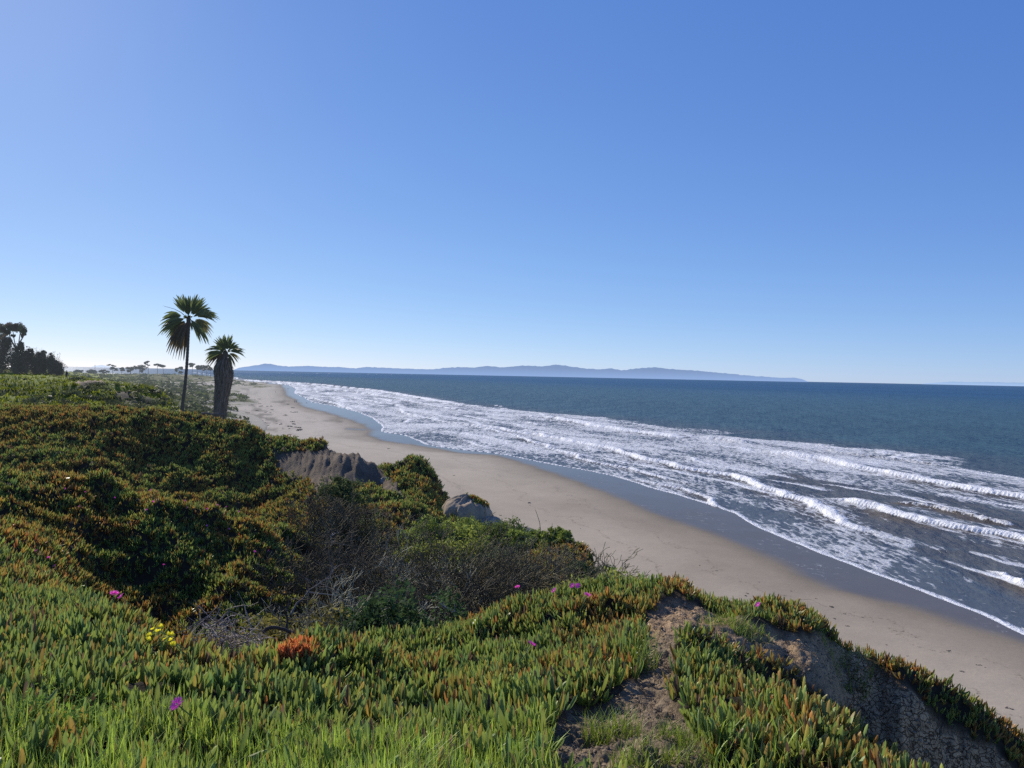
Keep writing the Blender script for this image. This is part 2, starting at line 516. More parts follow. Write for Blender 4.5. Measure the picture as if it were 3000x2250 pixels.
P0 = np.stack([GX, GY, Z], -1)
GPX, GPY = to_px(P0.reshape(-1, 3)); GPX = GPX.reshape(Z.shape); GPY = GPY.reshape(Z.shape)
EY = edgeY(GS)
wob = (fbm(GX * 3, GY * 3, 5, 3) - 0.5) * 40
bare = (inpoly(GPX + wob, GPY + wob * 0.6, BARE) & (GY < 9.5)).astype(float)
bare = blur(bare, 2)
cliff = (inpoly(GPX + wob * 0.5, GPY, CLIFF) & (GY > 22) & (GY < 40)).astype(float)
cliff = blur(cliff, 2)
brushm = blur((inpoly(GPX, GPY, BRUSH) & (GY > EY - 0.2)).astype(float), 3)
right_edge = (GY > EY) * sstep(EY, EY + 0.8, GY) * sstep(1850, 1950, GPX)
# steep seaward face is bare rock
ice = np.clip(1 - bare - cliff - brushm * 0.6 - right_edge, 0, 1)

# relief
near = GY < 45
n1 = fbm(GX * 1.5, GY * 1.5, 11, 4) - 0.5
n2 = fbm(GX * 0.55, GY * 0.55, 21, 4) - 0.5
n3 = fbm(GX * 6, GY * 6, 31, 4) - 0.5
wfar = sstep(9, 20, GY)
bill = 1 - np.abs(2 * fbm(GX * 0.95, GY * 0.95, 13, 3) - 1) - 0.8
bil2 = 1 - np.abs(2 * fbm(GX * 0.42, GY * 0.42, 14, 3) - 1) - 0.8
Z += ice * near * (n1 * 0.16 + bill * (0.20 + 0.08 * sstep(4.5, 8, GY) + 0.30 * wfar) + bil2 * 0.65 * wfar * sstep(40, 34, GY)) + ice * sstep(2.5, 3.2, GY) * near * 0.03
Z += bare * (n3 * 0.14 + n1 * 0.10 + (fbm(GX * 18, GY * 18, 33, 2) - .5) * 0.05)
# rills down the cliff, cracks in the dirt
ril = np.abs(fbm(GS * 40 + 1.2 * n2, GY * 0.12, 41, 3) - 0.5)
ril2 = np.abs(fbm(GS * 150 + 1.5 * n2, GY * 0.35, 47, 3) - 0.5)
Z += cliff * ((ril - 0.12) * 0.45 + (ril2 - .12) * 0.45 + n3 * 0.10)
face = bare * sstep(6.6, 7.1, GY) * sstep(2430, 2520, GPX)
Z += face * ((np.abs(fbm(GX * 2.2, GY * 2.2 * 0.6, 44, 3) - 0.5) - 0.12) * 0.9 + n3 * 0.12)
Z += brushm * n2 * 0.5
# hills and dunes farther away
hillw = sstep(55, 80, GY) * (1 - sstep(300, 420, GY))
rid = np.abs(fbm(GX / 9, GY / 16, 51, 4) - 0.5)
Z += hillw * ((0.16 - rid) * 7.0 * sstep(12, 15, Z) + (fbm(GX / 3, GY / 5, 52, 4) - 0.5) * 0.8 * sstep(3, 8, Z))
dun = sstep(130, 300, GY) * sstep(1.5, 4, Z)
Z += dun * ((fbm(GX / 14, GY / 40, 61, 4) - 0.5) * 3.2)
Z = np.where(Z < 1.5, Z - 0.4, Z)

# colours of the ground
soil = np.array([0.035, 0.028, 0.018]); dirt = np.array([0.27, 0.20, 0.125]); rock = np.array([0.19, 0.143, 0.097])
grass = np.array([0.16, 0.195, 0.016]); scrub = np.array([0.060, 0.078, 0.026]); drygr = np.array([0.13, 0.14, 0.055]); sandc = np.array([0.50, 0.44, 0.35])
f1 = fbm(GX * 0.9, GY * 0.9, 71, 4)[..., None]
colr = soil[None, None] * (0.7 + 0.8 * f1) * np.ones(Z.shape + (1,))
gmix = sstep(40, 60, GY)[..., None]
f2 = fbm(GX / 6, GY / 12, 81, 4)[..., None]; f3 = fbm(GX / 25, GY / 60, 83, 4)[..., None]; f4 = fbm(GX / 2.2, GY / 5, 85, 3)[..., None]
hillc = scrub + (grass - scrub) * sstep(0.40, 0.58, f2 * 0.6 + f4 * 0.4)
topg = (sstep(105, 150, GY) * sstep(430, 250, GPX))[..., None]
hillc = hillc * (1 - topg) + (grass * 1.25 * (0.75 + 0.5 * f2)) * topg
dunec = scrub * 1.1 + (drygr - scrub) * sstep(0.42, 0.62, f3 * 0.5 + f4 * 0.5)
dfar = sstep(160, 320, GY)[..., None] * sstep(300, 460, GPX)[..., None]
hillc = hillc * (1 - dfar) + dunec * dfar
# pale sand showing through the dunes near the beach
sandp = sstep(0.53, 0.66, f3 * 0.45 + f2 * 0.3 + 0.25 * fbm(GX / 4, GY / 10, 87, 3)[..., None] + 0.13 * sstep(560, 690, GPX)[..., None]) * sstep(430, 600, GPX)[..., None] * sstep(150, 260, GY)[..., None]
LAG = [(480, 1121), (560, 1119), (640, 1121), (720, 1122), (720, 1132), (640, 1130), (540, 1129), (490, 1127)]
lag = blur((inpoly(GPX, GPY, LAG) & (GY > 400)).astype(float), 1)[..., None]
sandp = np.maximum(sandp * 0.85, lag)
hillc = hillc * (1 - sandp) + sandc * sandp
# worn footpath and eroded rock on the left hill
TRAIL = [(200, 1131), (240, 1130), (300, 1135), (350, 1146), (380, 1155), (340, 1152), (290, 1146), (215, 1140)]
ROCK = [(330, 1166), (375, 1166), (400, 1180), (430, 1178), (470, 1205), (400, 1210), (370, 1195)]
tr = blur((inpoly(GPX, GPY + wob * 0.1, TRAIL) & (GY > 60) & (GY < 300)).astype(float), 1)[..., None]
rk = blur((inpoly(GPX + wob * 0.3, GPY + wob * 0.2, ROCK) & (GY > 60) & (GY < 300)).astype(float), 1)[..., None]
hillc = hillc * (1 - tr) + dirt * 1.2 * tr
hillc = hillc * (1 - rk * 0.8) + rock * 0.8 * rk * 0.8
colr = colr * (1 - gmix) + hillc * gmix
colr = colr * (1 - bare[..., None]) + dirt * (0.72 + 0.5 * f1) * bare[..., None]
colr = colr * (1 - cliff[..., None]) + rock * (0.6 + 0.7 * f1) * cliff[..., None]
re = right_edge[..., None]
colr = colr * (1 - re) + rock * 0.8 * re

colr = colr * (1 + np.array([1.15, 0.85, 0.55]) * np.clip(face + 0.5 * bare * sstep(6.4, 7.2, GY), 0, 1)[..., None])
TP = np.stack([GX, GY, Z], -1)


def ground_mat():
    m, nt = new_mat('bluff_ground')
    at_ = N(nt, 'ShaderNodeAttribute', attribute_name='Col')
    geo = N(nt, 'ShaderNodeNewGeometry')
    pos = geo.outputs['Position']
    f = noise_n(nt, pos, 9, 8, 0.65); g = noise_n(nt, pos, 60, 4, 0.6)
    v = N(nt, 'ShaderNodeTexVoronoi', feature='DISTANCE_TO_EDGE'); v.inputs['Scale'].default_value = 15
    wv = N(nt, 'ShaderNodeVectorMath', operation='ADD'); nt.links.new(pos, wv.inputs[0])
    nn = N(nt, 'ShaderNodeTexNoise'); nn.inputs['Scale'].default_value = 6; nt.links.new(pos, nn.inputs['Vector'])
    sc = N(nt, 'ShaderNodeVectorMath', operation='SCALE'); sc.inputs['Scale'].default_value = 0.30
    nt.links.new(nn.outputs['Color'], sc.inputs[0]); nt.links.new(sc.outputs[0], wv.inputs[1]); nt.links.new(wv.outputs[0], v.inputs['Vector'])
    cr = N(nt, 'ShaderNodeAttribute', attribute_name='crack')
    crk = ramp(nt, v.outputs['Distance'], [(0.0, 0.15), (0.09, 1.0)])
    c = mixc(nt, 1.0, at_.outputs['Color'], ramp(nt, f, [(0.3, 0.6), (0.72, 1.3)]), 'MULTIPLY')
    c = mixc(nt, 0.7, c, ramp(nt, g, [(0.3, 0.6), (0.7, 1.25)]), 'MULTIPLY')
    c2 = mixc(nt, 1.0, c, crk, 'MULTIPLY')
    c = mixc(nt, cr.outputs['Fac'], c, c2)
    b = N(nt, 'ShaderNodeBsdfPrincipled'); b.inputs['Roughness'].default_value = 0.95; b.inputs['Specular IOR Level'].default_value = 0.1
    nt.links.new(c, b.inputs['Base Color'])
    h = math_n(nt, 'ADD', f, math_n(nt, 'MULTIPLY', g, 0.35))
    h = math_n(nt, 'ADD', h, math_n(nt, 'MULTIPLY', math_n(nt, 'MULTIPLY', crk, cr.outputs['Fac']), 0.7))
    bp = N(nt, 'ShaderNodeBump'); bp.inputs['Strength'].default_value = 0.8; bp.inputs['Distance'].default_value = 0.05
    nt.links.new(h, bp.inputs['Height']); nt.links.new(bp.outputs[0], b.inputs['Normal'])
    finish(nt, b.outputs[0], 11000, (0.52, 0.55, 0.55))
    return m


M_GROUND = ground_mat()
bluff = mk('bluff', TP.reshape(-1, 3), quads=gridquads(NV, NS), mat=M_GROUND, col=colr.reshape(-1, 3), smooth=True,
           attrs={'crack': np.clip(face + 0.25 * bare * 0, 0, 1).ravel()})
tag(bluff, 'overgrown earth bluff and low dunes running along the coast', kind='structure')


def gidx(s, Y):
    return np.interp(np.log(Y), gv, np.arange(NV)), (s - SN) / (SP - SN) * (NS - 1)


def ground(s, Y):
    s = np.atleast_1d(np.asarray(s, float)); Y = np.atleast_1d(np.asarray(Y, float))
    fj, fi = gidx(s, Y)
    return np.stack([s * Y, Y, bil(Z, fj, fi)], -1)


def field(F, s, Y):
    fj, fi = gidx(s, Y); return bil(F, fj, fi)


def gnormal(s, Y):
    e = 0.01
    a = ground(s + e, Y) - ground(s - e, Y); b = ground(s, Y * (1 + e)) - ground(s, Y * (1 - e))
    return nrm(np.cross(a, b))


def ground_px(px, py, ymin=2.9, ymax=60, h=0.0):
    """first place where the sight line through a photographed spot meets the ground"""
    Ys = np.exp(np.linspace(math.log(ymin), math.log(ymax), 3000))
    d = fw + R_ * ((px - CX) / FPX) - U_ * ((py - CY) / FPX)
    P = EYEP + d[None] * (Ys / d[1])[:, None]
    g = ground(P[:, 0] / P[:, 1], Ys)[:, 2]
    k = np.argmax(P[:, 2] <= g + h) if (P[:, 2] <= g + h).any() else len(Ys) - 1
    return np.array([P[k, 0], P[k, 1], g[k]])


def gz(x, y):
    return float(ground(x / y, y)[0, 2])


# ------------------------------------------------------------------ beach and sea
FRONT = [(3000, 1862), (2850, 1790), (2700, 1735), (2580, 1690), (2450, 1640), (2330, 1590), (2220, 1545), (2150, 1505), (2050, 1470), (1900, 1426),
         (1810, 1398), (1740, 1384), (1623, 1362), (1454, 1329), (1350, 1318), (1251, 1304), (1188, 1276), (1112, 1264), (1120, 1252), (1093, 1226), (1045, 1207),
         (976, 1189), (915, 1180), (893, 1166), (862, 1153), (866, 1140), (846, 1129), (776, 1120.5), (713, 1115), (690, 1108)]
WET = [(3000, 1885), (2830, 1835), (2653, 1775), (2449, 1737), (2348, 1690), (2280, 1642), (2178, 1602), (2042, 1554), (1907, 1507), (1792, 1457), (1684, 1411),
       (1554, 1365), (1454, 1336), (1350, 1330), (1251, 1309), (1109, 1292), (1074, 1279), (1093, 1263), (1061, 1244), (1017, 1229), (966, 1213),
       (925, 1203), (884, 1192), (871, 1172), (840, 1159), (840, 1143), (827, 1130), (760, 1120), (705, 1115), (685, 1108)]
OUTER = [(3000, 1400), (2700, 1335), (2450, 1305), (2200, 1270), (2070, 1272), (1900, 1243), (1750, 1222), (1620, 1212), (1500, 1200), (1350, 1184), (1267, 1172), (1172, 1154),
         (1093, 1142), (1014, 1135), (935, 1124), (808, 1116), (713, 1112.5), (690, 1107)]


def curve(pts):
    P = np.array([on_plane(px, py)[:2] for px, py in pts])
    k = np.argsort(P[:, 1]); P = P[k]
    d0 = (P[1] - P[0]) / (P[1, 1] - P[0, 1]); d0 = np.array([(P[0, 0] - P[6, 0]) / (P[0, 1] - P[6, 1]), 1])
    d1 = np.array([(P[-1, 0] - P[-4, 0]) / (P[-1, 1] - P[-4, 1]), 1])
    P = np.vstack([P[0] - d0 * (P[0, 1] - 10), P, P[-1] + d1 * 3000])
    return P[:, 1], P[:, 0]


cF, cW, cO = curve(FRONT), curve(WET), curve(OUTER)
COSB = math.cos(math.radians(24))


def off(c, x, y):
    """distance seaward of a coast line"""
    return (x - np.interp(y, *c)) * COSB


def along(x, y):
    a = math.radians(24)
    return y * math.cos(a) - x * math.sin(a), x * math.cos(a) + y * math.sin(a)     # along the shore, across it


def rows(y0, y1, n, yfar=None, nf=0):
    r = 1 / np.linspace(1 / y0, 1 / y1, n)
    if yfar: r = np.concatenate([r, np.exp(np.linspace(math.log(y1), math.log(yfar), nf + 1))[1:]])
    return r


bs = np.linspace(-0.75, 1.0, 560); by = rows(18, 1800, 520)
BS, BY = np.meshgrid(bs, by); BX = BS * BY
bl = (fbm(BX / 9, BY / 14, 101, 4) - 0.5)
tf = off(cF, BX, BY) + bl * (1.2 + BY / 500)
tw = off(cW, BX, BY) + bl * (2.0 + BY / 300)
BZ = np.clip(-tf * 0.03, -0.6, 2.4) + np.clip((-tf - 40) * 0.004, 0, 1)
BZ += (fbm(BX / 3, BY / 3, 103, 3) - 0.5) * 0.06 * sstep(2, 8, -tw)
wet = 0.45 * sstep(-4.5, 1.0, tw + bl * 3) + 0.55 * sstep(-1.0 - BY / 250, 1.6 + BY / 300, tw)
PX_, PY_ = to_px(np.stack([BX, BY, BZ], -1).reshape(-1, 3)); PX_ = PX_.reshape(BX.shape); PY_ = PY_.reshape(BX.shape)
bw = (fbm(BX / 4, BY / 9, 107, 3) - 0.5)
POOLS = [[(1008, 1257), (1020, 1252), (1045, 1255), (1062, 1254), (1080, 1262), (1050, 1260), (1020, 1261)],
         [(1130, 1291), (1150, 1287), (1180, 1288), (1165, 1296), (1140, 1296)]]
for pl in POOLS:
    wet = np.maximum(wet, blur(inpoly(PX_ + bw * 14, PY_ + bw * 8, pl).astype(float), 1))
# damp margin a few metres up from the wet line, kelp-darkened streaks and wrack
damp = sstep(-17, -1, tw + bl * 8) * 0.6
DARK = [[(775, 1172), (800, 1170), (850, 1174), (865, 1179), (850, 1184), (800, 1180)],
        [(890, 1230), (950, 1229), (1020, 1231), (1040, 1236), (980, 1237), (910, 1235)],
        [(690, 1130), (730, 1128), (740, 1145), (720, 1165), (745, 1185), (790, 1210), (830, 1240), (870, 1262), (800, 1265), (740, 1250), (690, 1235), (680, 1180)]]
dk = np.zeros(BX.shape)
kn = fbm(BX / 5, BY / 14, 109, 5)
for i, pl in enumerate(DARK):
    mk_ = blur(inpoly(PX_ + bw * 40, PY_ + bw * 12, pl).astype(float), 3)
    dk = np.maximum(dk, mk_ * (sstep(0.42, 0.62, kn) * (0.75 if i == 2 else 1.0)))
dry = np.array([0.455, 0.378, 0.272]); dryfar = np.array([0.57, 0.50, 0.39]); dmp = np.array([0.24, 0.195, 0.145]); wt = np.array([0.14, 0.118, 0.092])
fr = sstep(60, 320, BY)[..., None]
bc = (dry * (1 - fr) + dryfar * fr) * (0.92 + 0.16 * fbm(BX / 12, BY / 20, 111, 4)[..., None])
bc = bc * (1 - damp[..., None]) + dmp * damp[..., None]
bc = bc * (1 - 0.62 * dk[..., None])
bc = bc * (1 - wet[..., None]) + wt * wet[..., None]


def sand_mat():
    m, nt = new_mat('beach_sand')
    at_ = N(nt, 'ShaderNodeAttribute', attribute_name='Col'); wa = N(nt, 'ShaderNodeAttribute', attribute_name='wet')
    geo = N(nt, 'ShaderNodeNewGeometry'); pos = geo.outputs['Position']
    f = noise_n(nt, pos, 1.3, 8, 0.7); g = noise_n(nt, pos, 0.22, 5, 0.6)
    c = mixc(nt, 0.25, at_.outputs['Color'], ramp(nt, f, [(0.3, 0.75), (0.7, 1.15)]), 'MULTIPLY')
    c = mixc(nt, 0.22, c, ramp(nt, g, [(0.35, 0.8), (0.65, 1.12)]), 'MULTIPLY')
    sh_ = N(nt, 'ShaderNodeAttribute', attribute_name='shore')
    # broken wrack lines left by older tides
    wob_ = math_n(nt, 'MULTIPLY', math_n(nt, 'SUBTRACT', noise_n(nt, pos, 0.12, 4, 0.6), 0.5), 14.0)
    spk = ramp(nt, noise_n(nt, pos, 3.5, 3, 0.7), [(0.50, 0.0), (0.60, 1.0)])
    tot = None
    for d0, wd in ((9.0, 0.35), (16.0, 0.5), (26.0, 0.9)):
        l_ = math_n(nt, 'ABSOLUTE', math_n(nt, 'ADD', math_n(nt, 'ADD', sh_.outputs['Fac'], d0), wob_))
        l_ = math_n(nt, 'SUBTRACT', 1.0, math_n(nt, 'DIVIDE', l_, wd), True)
        tot = l_ if tot is None else math_n(nt, 'MAXIMUM', tot, l_)
    c = mixc(nt, math_n(nt, 'MULTIPLY', math_n(nt, 'MULTIPLY', tot, spk), 0.65), c, (0.07, 0.055, 0.04))
    wn_ = math_n(nt, 'ADD', wa.outputs['Fac'], math_n(nt, 'MULTIPLY', math_n(nt, 'SUBTRACT', noise_n(nt, pos, 0.18, 5, 0.6), 0.5), 0.5))
    # flecks of stranded foam on the wet sand
    fl = math_n(nt, 'MULTIPLY', ramp(nt, noise_n(nt, pos, 0.9, 8, 0.75), [(0.58, 0.0), (0.63, 1.0)]), ramp(nt, wa.outputs['Fac'], [(0.6, 0.0), (0.95, 0.7)]))
    fl = math_n(nt, 'MULTIPLY', fl, ramp(nt, noise_n(nt, pos, 0.07, 3, 0.5), [(0.50, 0.0), (0.62, 1.0)]))
    c = mixc(nt, fl, c, (0.55, 0.56, 0.56))
    dif = N(nt, 'ShaderNodeBsdfDiffuse'); nt.links.new(c, dif.inputs[0])
    glo = N(nt, 'ShaderNodeBsdfGlossy'); glo.inputs['Roughness'].default_value = 0.16
    lw = N(nt, 'ShaderNodeLayerWeight'); lw.inputs[0].default_value = 0.2
    b = N(nt, 'ShaderNodeMixShader')
    gf = math_n(nt, 'MULTIPLY', ramp(nt, lw.outputs['Fresnel'], [(0.0, 0.05), (0.35, 0.22), (0.7, 0.55), (1.0, 0.78)]), ramp(nt, wn_, [(0.35, 0.0), (1.0, 1.0)]))
    nt.links.new(math_n(nt, 'MULTIPLY', gf, math_n(nt, 'SUBTRACT', 1.0, fl)), b.inputs[0]); nt.links.new(dif.outputs[0], b.inputs[1]); nt.links.new(glo.outputs[0], b.inputs[2])
    bp = N(nt, 'ShaderNodeBump'); bp.inputs['Distance'].default_value = 0.05
    nt.links.new(ramp(nt, wa.outputs['Fac'], [(0.2, 0.5), (0.9, 0.02)]), bp.inputs['Strength'])
    nt.links.new(noise_n(nt, pos, 2.5, 6, 0.65), bp.inputs['Height']); nt.links.new(bp.outputs[0], dif.inputs['Normal'])
    finish(nt, b.outputs[0], 6000)
    return m


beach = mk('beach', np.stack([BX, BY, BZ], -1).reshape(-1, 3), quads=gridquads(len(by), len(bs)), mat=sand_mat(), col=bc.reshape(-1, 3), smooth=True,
           attrs={'wet': wet.ravel(), 'shore': tw.ravel()})
tag(beach, 'wide sandy beach, pale and dry by the bluff, dark and wet by the surf', kind='structure')


def beach_z(x, y):
    t = off(cF, x, y)
    return float(np.clip(-t * 0.03, -0.6, 2.4) + np.clip((-t - 40) * 0.004, 0, 1))


# --- sea
ss = np.linspace(-0.8, 0.9, 900); sy = rows(40, 2500, 640, 90000, 60)
SS, SY = np.meshgrid(ss, sy); SX = SS * SY
lobes = (fbm(SX / 9, SY / 14, 101, 4) - 0.5) * (1.2 + SY / 500)
ts = off(cF, SX, SY) + lobes
to = off(cO, SX, SY) + (fbm(SX / 16, SY / 25, 121, 4) - 0.5) * (14 + SY / 40)
al, ac = along(SX, SY)
SZ = np.zeros(SX.shape)
dens = np.zeros(SX.shape)
surf = sstep(0, 2, ts) * sstep(6, -6, to)
big = fbm(al / 26, ac / 11, 131, 4)
leftw = sstep(120, 260, SY)
dens = surf * (0.45 + 0.20 * leftw + (big - 0.5) * 0.75)
DARKW = [[(2210, 1400), (2300, 1385), (2520, 1420), (2720, 1480), (2640, 1500), (2480, 1470), (2300, 1450)],
         [(2380, 1470), (2560, 1500), (2720, 1545), (2860, 1600), (2760, 1600), (2580, 1560), (2440, 1515)],
         [(2700, 1625), (2850, 1590), (3100, 1640), (3100, 1790), (2980, 1760), (2850, 1700), (2760, 1655)],
         [(2650, 1440), (2850, 1480), (3100, 1530), (3100, 1575), (2900, 1545), (2760, 1510)],
         [(1150, 1178), (1250, 1182), (1290, 1190), (1240, 1196), (1120, 1192)]]
QX, QY = to_px(np.stack([SX, SY, SZ], -1).reshape(-1, 3)); QX = QX.reshape(SX.shape); QY = QY.reshape(SX.shape)
qw = fbm(al / 14, ac / 6, 133, 4) - 0.5
dkw = np.zeros(SX.shape)
for k, pl in enumerate(DARKW):
    d_ = blur(inpoly(QX + qw * 120, QY + qw * 50, pl).astype(float), 4)
    dens = dens * (1 - (0.66 if k < 4 else 0.35) * d_)
    if k < 4: dkw = np.maximum(dkw, d_)
# swash sheet right behind the leading edge is full of foam, plus its bright lip
dens = np.maximum(dens, sstep(0, 0.3, ts) * sstep(7 + SY / 60, 1, ts) * (0.52 + 0.5 * (big - 0.5)))
dens = np.maximum(dens, sstep(-0.15, 0.05, ts) * sstep(1.0 + SY / 500, 0.35, ts) * 1.2)

BREAK = [  # (points along the crest, height m, foam width m, strength)
    ([(1300, 1232), (1500, 1262), (1623, 1282), (1700, 1298), (1792, 1313), (1900, 1350), (2000, 1370), (2136, 1395), (2217, 1426), (2316, 1458), (2384, 1476), (2438, 1517), (2497, 1544), (2565, 1575), (2633, 1594), (2782, 1616)], 0.75, 2.6, 1.25),
    ([(2420, 1462), (2497, 1471), (2588, 1499), (2678, 1521), (2746, 1535), (2800, 1548), (2904, 1566), (3000, 1589), (3150, 1625)], 0.95, 3.0, 1.15),
    ([(2235, 1322), (2353, 1340), (2429, 1354), (2520, 1372), (2610, 1390), (2700, 1408), (2814, 1431), (3000, 1462), (3150, 1490)], 0.9, 3.2, 1.2),
    ([(1590, 1221), (1700, 1238), (1800, 1257), (1900, 1269), (1980, 1280), (2040, 1288)], 1.1, 5.0, 1.3),
    ([(1990, 1279), (2069, 1284), (2130, 1292), (2192, 1300)], 0.9, 3.5, 0.85),
    ([(1300, 1234), (1438, 1257), (1600, 1307), (1730, 1350), (1869, 1380), (1976, 1407), (2092, 1434)], 0.35, 1.6, 1.1),
    ([(1800, 1400), (1880, 1408), (1980, 1432), (2080, 1462), (2130, 1490)], 0.25, 1.5, 0.9),
    ([(713, 1113.5), (808, 1118), (935, 1126), (1014, 1135), (1093, 1143), (1172, 1155), (1267, 1172), (1350, 1185), (1430, 1197)], 0.8, 9, 1.2),
    ([(1011, 1161), (1093, 1175), (1134, 1181)], 0.5, 3, 1.1),
    ([(900, 1164), (966, 1178), (1045, 1202)], 0.4, 3, 1.1),
    ([(1169, 1197), (1200, 1216), (1260, 1225), (1300, 1231)], 0.4, 2.4, 1.0),
    ([(940, 1140), (1060, 1150), (1150, 1165), (1280, 1190), (1400, 1210)], 0.4, 4, 1.0),
    ([(1442, 1188), (1455, 1190), (1472, 1192)], 0.9, 3.5, 1.3),
    ([(2393, 1316), (2430, 1318), (2500, 1330), (2600, 1345), (2700, 1358), (2760, 1368)], 0.8, 1.4, 0.50),
    ([(2900, 1672), (2960, 1700), (3080, 1745), (3300, 1830), (3600, 1960)], 0.3, 1.5, .95),
    ([(2620, 1470), (2700, 1480), (2800, 1502), (2900, 1528), (3000, 1548)], 0.45, 2.0, 0.62)]
brn = np.zeros(SX.shape)
for kb, (pts, hgt, wid, st) in enumerate(BREAK):
    P = np.array([on_plane(a, b)[:2] for a, b in pts]); P = P[np.argsort(P[:, 1])]; wid *= .68; hgt *= .85
    xc = np.interp(SY, P[:, 1], P[:, 0])
    jit = (fbm(SY / 9 + kb * 13, SX * 0 + kb, 141, 4) - 0.5) * 4.0
    d = (SX - xc) * COSB + jit
    L = P[-1, 1] - P[0, 1]
    ends = sstep(P[0, 1] - 0.02 * L, P[0, 1] + 0.12 * L, SY) * sstep(P[-1, 1] + 0.02 * L, P[-1, 1] - 0.12 * L, SY)
    amp = ends * (0.55 + 0.9 * fbm(SY / 12 + kb * 31, SX * 0, 143, 3))
    wk = wid * (0.7 + 0.6 * fbm(SY / 8, SX * 0 + kb, 147, 3))
    SZ += amp * hgt * np.exp(-np.where(d < 0, (d / (0.5 * wk)) ** 2, (d / (1.9 * wk)) ** 2))
    roller = sstep(-wk * 0.75, -wk * 0.45, d) * sstep(wk * 0.8, wk * 0.1, d)
    trail = sstep(-wk * 0.6, 0, d) * np.exp(-np.clip(d, 0, None) / (wk * 4))
    dens = np.maximum(dens, np.clip(amp * 1.3, 0, 1) * roller * st * 1.22)
    dens = np.maximum(dens, np.clip(amp * 1.2, 0, 1) * trail * 0.48 * st * (0.6 + 0.8 * big))
    brn = np.maximum(brn, ends * np.exp(-((d + wk * 1.2) / (wk * 1.6)) ** 2))
    SZ += roller * amp * (fbm(SX / 0.9, SY / 0.9, 149, 3) - 0.4) * 0.45 * sstep(500, 100, SY)
# thin old foam lines left by spent waves, running along the shore
width = np.maximum(ts - to, 20)
for kb, fq in enumerate((0.10, 0.2, 0.31, 0.43, 0.55, 0.68, 0.82, 0.93)):
    d = ts - fq * width + (fbm(SY / 30 + kb * 7, SX * 0 + kb, 161, 4) - 0.5) * (9 + SY / 60)
    on = sstep(0.42, 0.58, fbm(SY / 40 + kb * 19, SX * 0 + kb * 3.3, 163, 3)) * surf
    wk = 0.5 + SY / 450
    dens = np.maximum(dens, on * np.exp(-(d / wk) ** 2) * 1.25)
    dens = np.maximum(dens, on * sstep(-wk, 0, d) * np.exp(-np.clip(d, 0, None) / (wk * 5)) * 0.85)
    SZ += on * 0.18 * np.exp(-(d / (wk * 1.6)) ** 2)
# swell and chop
SZ += (fbm(ac / 22, al / 90, 151, 3) - 0.5) * 0.9 * sstep(6, 40, ts) * sstep(1800, 500, SY)
SZ += (fbm(ac / 2.2, al / 5, 153, 3) - 0.5) * 0.28 * sstep(3, 14, ts) * sstep(700, 150, SY)
SZ += np.clip(ts, 0, 0.6) * 0.1 * sstep(0, 0.6, ts) - 0.0
SZ = np.where(ts < 0, SZ + ts * 0.25, SZ)          # the thin swash dips under the sand at its edge
SZ = np.where(SY > 2500, 0, SZ)
dist_off = off(cO, SX, SY)
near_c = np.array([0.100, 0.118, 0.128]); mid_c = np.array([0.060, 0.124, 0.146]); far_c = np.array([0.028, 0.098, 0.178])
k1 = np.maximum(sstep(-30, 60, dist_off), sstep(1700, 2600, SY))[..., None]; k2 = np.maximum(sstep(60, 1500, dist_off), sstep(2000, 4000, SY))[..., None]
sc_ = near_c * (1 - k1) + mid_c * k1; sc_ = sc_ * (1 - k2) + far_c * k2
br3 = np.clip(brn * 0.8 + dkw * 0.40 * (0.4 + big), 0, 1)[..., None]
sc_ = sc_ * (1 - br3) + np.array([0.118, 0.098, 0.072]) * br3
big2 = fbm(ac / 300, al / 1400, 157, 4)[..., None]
sc_ = sc_ * (0.8 + 0.4 * big2)


